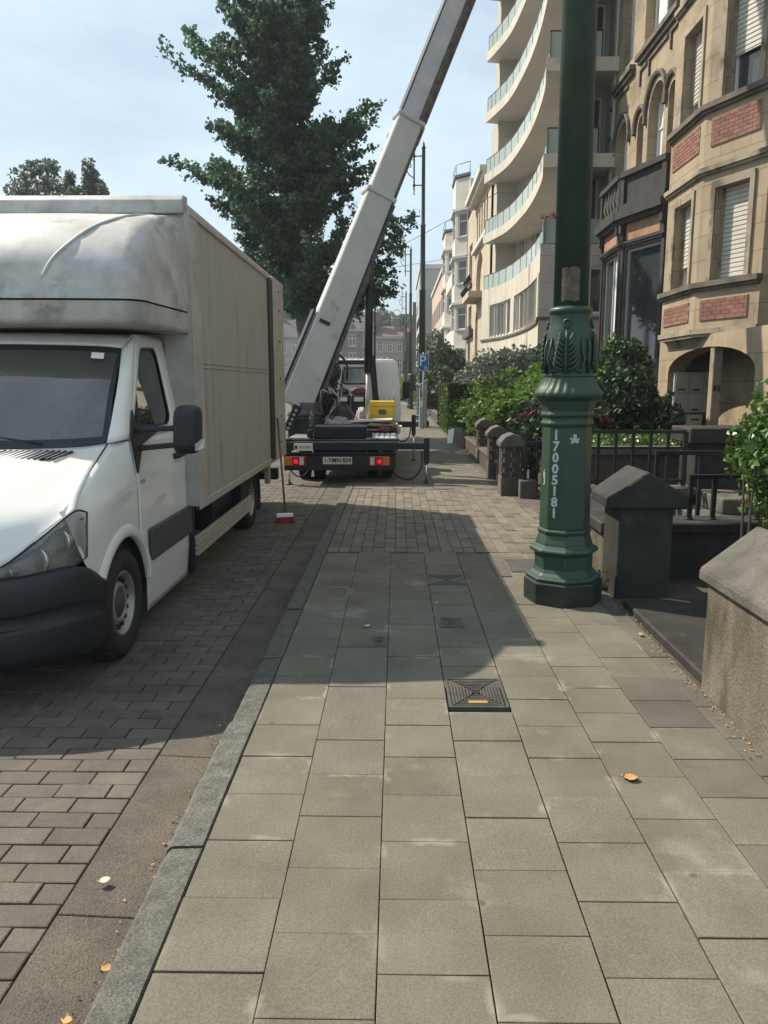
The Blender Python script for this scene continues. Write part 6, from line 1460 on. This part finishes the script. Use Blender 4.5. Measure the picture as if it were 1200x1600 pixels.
def shrub(name, label, blobs, n, ls, mat, seed, cat='shrub', stems=10, base=None, flat=.2, shape=1.0, shell=.5):
    r_ = random.Random(seed); b0 = base or (blobs[0][0], blobs[0][1], 0); t = thing(name, label, cat, b0); m = MB(); P_ = []; vol = sum(b[3] * b[4] * b[5] for b in blobs)
    for (x, y, z, a, b, c) in blobs:
        k = int(n * a * b * c / vol)
        for _ in range(k):
            v = V((r_.gauss(0, 1), r_.gauss(0, 1), r_.gauss(0, 1))).normalized(); f = r_.random() ** shell * (1 + .22 * noise.noise(v * 2.5 + V((x, y, seed))))
            P_.append(V((x + v.x * a * f, y + v.y * b * f, max(.03, z + v.z * c * f))))
        for _ in range(max(2, stems // len(blobs))):
            v = V((r_.uniform(-.7, .7), r_.uniform(-.7, .7), r_.uniform(.2, 1.0))); e = V((x + v.x * a, y + v.y * b, z + v.z * c)); s0 = V((x + v.x * a * .25, y + v.y * b * .25, b0[2])); taper_tube(m, spline([s0, s0.lerp(e, .5) + V((0, 0, .1)), e], 6), .014, .005, 5)
    m.build('stems', 'bark', t, weld=False); q = MB(); leaves(q, P_, ls, r_, flat, shape); q.build('foliage', mat, t, weld=False); return t, P_
# hedge
r_ = random.Random(5); hg = thing('clipped_hedge', 'clipped dark box hedge with a sunlit top beside the parking meter', 'hedge', (1.95, 26.5, 0)); P_ = []
for _ in range(15000):
    f = r_.randint(0, 4); y = r_.uniform(23.5, 29.4); x = r_.uniform(1.55, 2.35); z = r_.uniform(.1, 1.62)
    if f == 0: x = 1.55 + abs(r_.gauss(0, .06))
    elif f == 1: y = 23.5 + abs(r_.gauss(0, .06))
    elif f == 2: z = 1.62 - abs(r_.gauss(0, .05))
    P_.append(V((x, y, z)))
q = MB(); leaves(q, P_, .085, r_); q.build('foliage', 'hedge_leaf', hg, weld=False); MB().box(1.65, 2.25, 23.62, 29.3, 0, 1.5).build('inner_mass', 'earth', hg)
m = MB()
for k in range(9): taper_tube(m, [V((1.95, 23.9 + k * .6, 0)), V((1.95, 23.9 + k * .6, .8))], .04, .02, 6)
m.build('stems', 'bark', hg)
def arching(name, label, centres, n, ls, mat, seed):
    """loose shrub: arching stems from several crowns, leaves in pairs along each stem"""
    r_ = random.Random(seed); t = thing(name, label, 'shrub', (centres[0][0], centres[0][1], 0)); m = MB(); P_ = []
    for (x, y, h, sp_) in centres:
        for k in range(n):
            a = r_.uniform(0, 6.28); L_ = sp_ * r_.uniform(.35, 1.15); hh = h * r_.uniform(.45, 1.12); d = V((math.cos(a), math.sin(a), 0))
            e = V((x, y, 0)) + d * L_ + V((0, 0, hh * r_.uniform(.55, 1.0))); q = spline([V((x, y, 0)) + d * .1, V((x, y, hh * .75)) + d * L_ * .35, e + V((0, 0, .12)) - d * L_ * .25, e + V((0, 0, -.05))], 14); taper_tube(m, q, .010, .003, 4)
            for i in range(4, 15):
                for _ in range(6): P_.append(q[i] + V((r_.gauss(0, .07), r_.gauss(0, .07), r_.gauss(0, .06))))
    m.build('stems', 'bark', t, weld=False); q = MB(); leaves(q, P_, ls, r_, .2, .75); q.build('foliage', mat, t, weld=False)
arching('green_shrub', 'bright green arching shrub spilling over the garden wall beyond the pillars', [(2.3, 18.4, 1.35, .75), (2.2, 20.2, 1.25, .8), (2.8, 19.2, 1.75, .9), (3.2, 17.6, 1.9, .9), (2.6, 21.6, 1.4, .8), (2.6, 16.9, 1.5, .8)], 46, .115, 'shrub_leaf', 51)
arching('leafy_shrub', 'leafy bright shrub with upright shoots in front of the apartment block', [(3.5, 15.9, 1.95, .8), (4.05, 15.2, 1.9, .7), (3.1, 15.4, 1.6, .8)], 44, .115, 'shrub_leaf', 52)
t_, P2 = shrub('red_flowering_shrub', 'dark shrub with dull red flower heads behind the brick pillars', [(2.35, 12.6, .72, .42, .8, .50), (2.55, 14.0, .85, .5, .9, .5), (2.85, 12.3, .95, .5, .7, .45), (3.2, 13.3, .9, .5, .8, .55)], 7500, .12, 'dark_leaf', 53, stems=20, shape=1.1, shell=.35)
fr2 = random.Random(9)
for i in range(22):
    p = fr2.choice([p for p in P2 if p.z > .75 and p.y < 13.4]) + V((-.03, -.05, .05)); q = MB(); leaves(q, [p + V((fr2.gauss(0, .055), fr2.gauss(0, .055), fr2.gauss(0, .04))) for _ in range(90)], .04, fr2); stuff(q.build('flower_head', 'flower_red', t_, weld=False))
shrub('grey_shrub', 'grey leaved shrub with small pale leaves beyond the bright green one', [(3.0, 25, 1.7, .9, 1.6, 1.0), (3.5, 23.5, 1.9, .8, 1.2, .9), (2.6, 27.5, 1.4, .7, 1.4, .8), (3.9, 22.2, 1.8, .7, 1, .8)], 9000, .12, 'grey_leaf', 54, stems=24)
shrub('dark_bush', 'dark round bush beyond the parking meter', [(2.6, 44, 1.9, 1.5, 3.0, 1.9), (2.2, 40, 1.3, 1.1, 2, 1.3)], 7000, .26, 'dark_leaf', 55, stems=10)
shrub('pale_bush', 'tall pale bush in front of the far grey block', [(3.0, 62, 3.2, 1.4, 3, 2.6), (2.6, 56, 2.2, 1.2, 3, 1.8)], 5000, .3, 'grey_leaf', 56, stems=10)
shrub('low_plants', 'low garden plants at the foot of the far litter bin', [(1.8, 52, .8, .8, 5, .9), (.2, 75, 1.2, .9, 5, 1.3)], 3500, .22, 'shrub_leaf', 57, stems=8)
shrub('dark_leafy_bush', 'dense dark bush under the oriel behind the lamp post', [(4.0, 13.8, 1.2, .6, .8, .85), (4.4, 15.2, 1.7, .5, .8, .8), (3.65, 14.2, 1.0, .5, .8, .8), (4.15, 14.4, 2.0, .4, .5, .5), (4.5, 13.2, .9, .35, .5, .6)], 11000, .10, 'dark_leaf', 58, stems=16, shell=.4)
shrub('holly_bush', 'glossy leaved sunlit bush at the right edge of the picture', [(2.82, 5.85, 1.12, .30, .40, .36), (2.62, 5.7, 1.08, .16, .25, .14), (2.80, 5.72, .80, .20, .3, .20), (3.0, 5.9, 1.32, .32, .45, .46), (2.95, 5.8, .80, .22, .35, .30), (3.5, 6.0, 1.4, .5, .5, .65)], 6200, .062, 'gloss_leaf', 59, stems=10, base=(3.2, 6.2, .0), shape=.8, shell=.45)
# garden beds with ground cover
q = MB(); r_ = random.Random(77); P_ = [V((r_.uniform(2.3, 4.6), r_.uniform(10.6, 12.2), .78 + abs(r_.gauss(0, .07)))) for _ in range(2600)]; leaves(q, P_, .06, r_); stuff(tag(q.build('ground_cover', 'gloss_leaf', weld=False), 'low ground cover and dry leaves in the raised bed behind the railing', 'ground cover'))
struct(MB().box(2.25, 5.4, 10.56, 13.0, -.02, .76).build('raised_bed', 'earth'))
for i, (x, y, h, lb) in enumerate(((3.55, 15.2, 2.5, 'tall upright leafy shoot left of the lamp post'), (3.95, 14.6, 2.45, 'upright leafy shoot just beside the lamp post'), (3.2, 16.5, 2.4, 'slender leafy shoot farthest left above the shrubs'))):
    t = thing('leafy_shoot', lb, 'plant', (x, y, 0), 'upright shoots above the shrubs'); m = MB(); taper_tube(m, spline([V((x, y, 0)), V((x + .05, y, h * .6)), V((x - .08, y, h)), V((x - .02, y - .05, h + .12))], 10), .015, .004, 5); m.build('stem', 'bark', t)
    q = MB(); P_ = []; r_ = random.Random(i)
    for k in range(90): z = r_.uniform(h * .5, h + .1); P_.append(V((x + r_.gauss(0, .10), y + r_.gauss(0, .10), z)))
    leaves(q, P_, .13, r_, 0, .6); q.build('leaves', 'shrub_leaf', t, weld=False)
# weeds
for i, (x, y, lb) in enumerate(((1.6, 6.15, 'weed growing in the corner behind the lamp post base'),)):
    q = MB(); r_ = random.Random(3); leaves(q, [V((x + r_.gauss(0, .04), y + r_.gauss(0, .05), .02 + abs(r_.gauss(0, .06)))) for _ in range(90)], .05, r_); tag(q.build('weed', 'shrub_leaf', loc=(x, y, 0), weld=False), lb, 'plant')
# ------------------------------------------------------------------ summer haze
hz = MB().box(-700, 700, -25, 1200, -6, 24).build('haze', 'ink')
hm = bpy.data.materials.new('haze'); hm.use_nodes = True; hn = hm.node_tree.nodes; hn.clear()
ho = hn.new('ShaderNodeOutputMaterial'); hv = hn.new('ShaderNodeVolumePrincipled'); hv.inputs['Color'].default_value = (.86, .92, 1, 1); hv.inputs['Density'].default_value = .0008; hv.inputs['Anisotropy'].default_value = .3
hm.node_tree.links.new(hv.outputs[0], ho.inputs['Volume']); hz.data.materials[0] = hm; hz['kind'] = 'stuff'
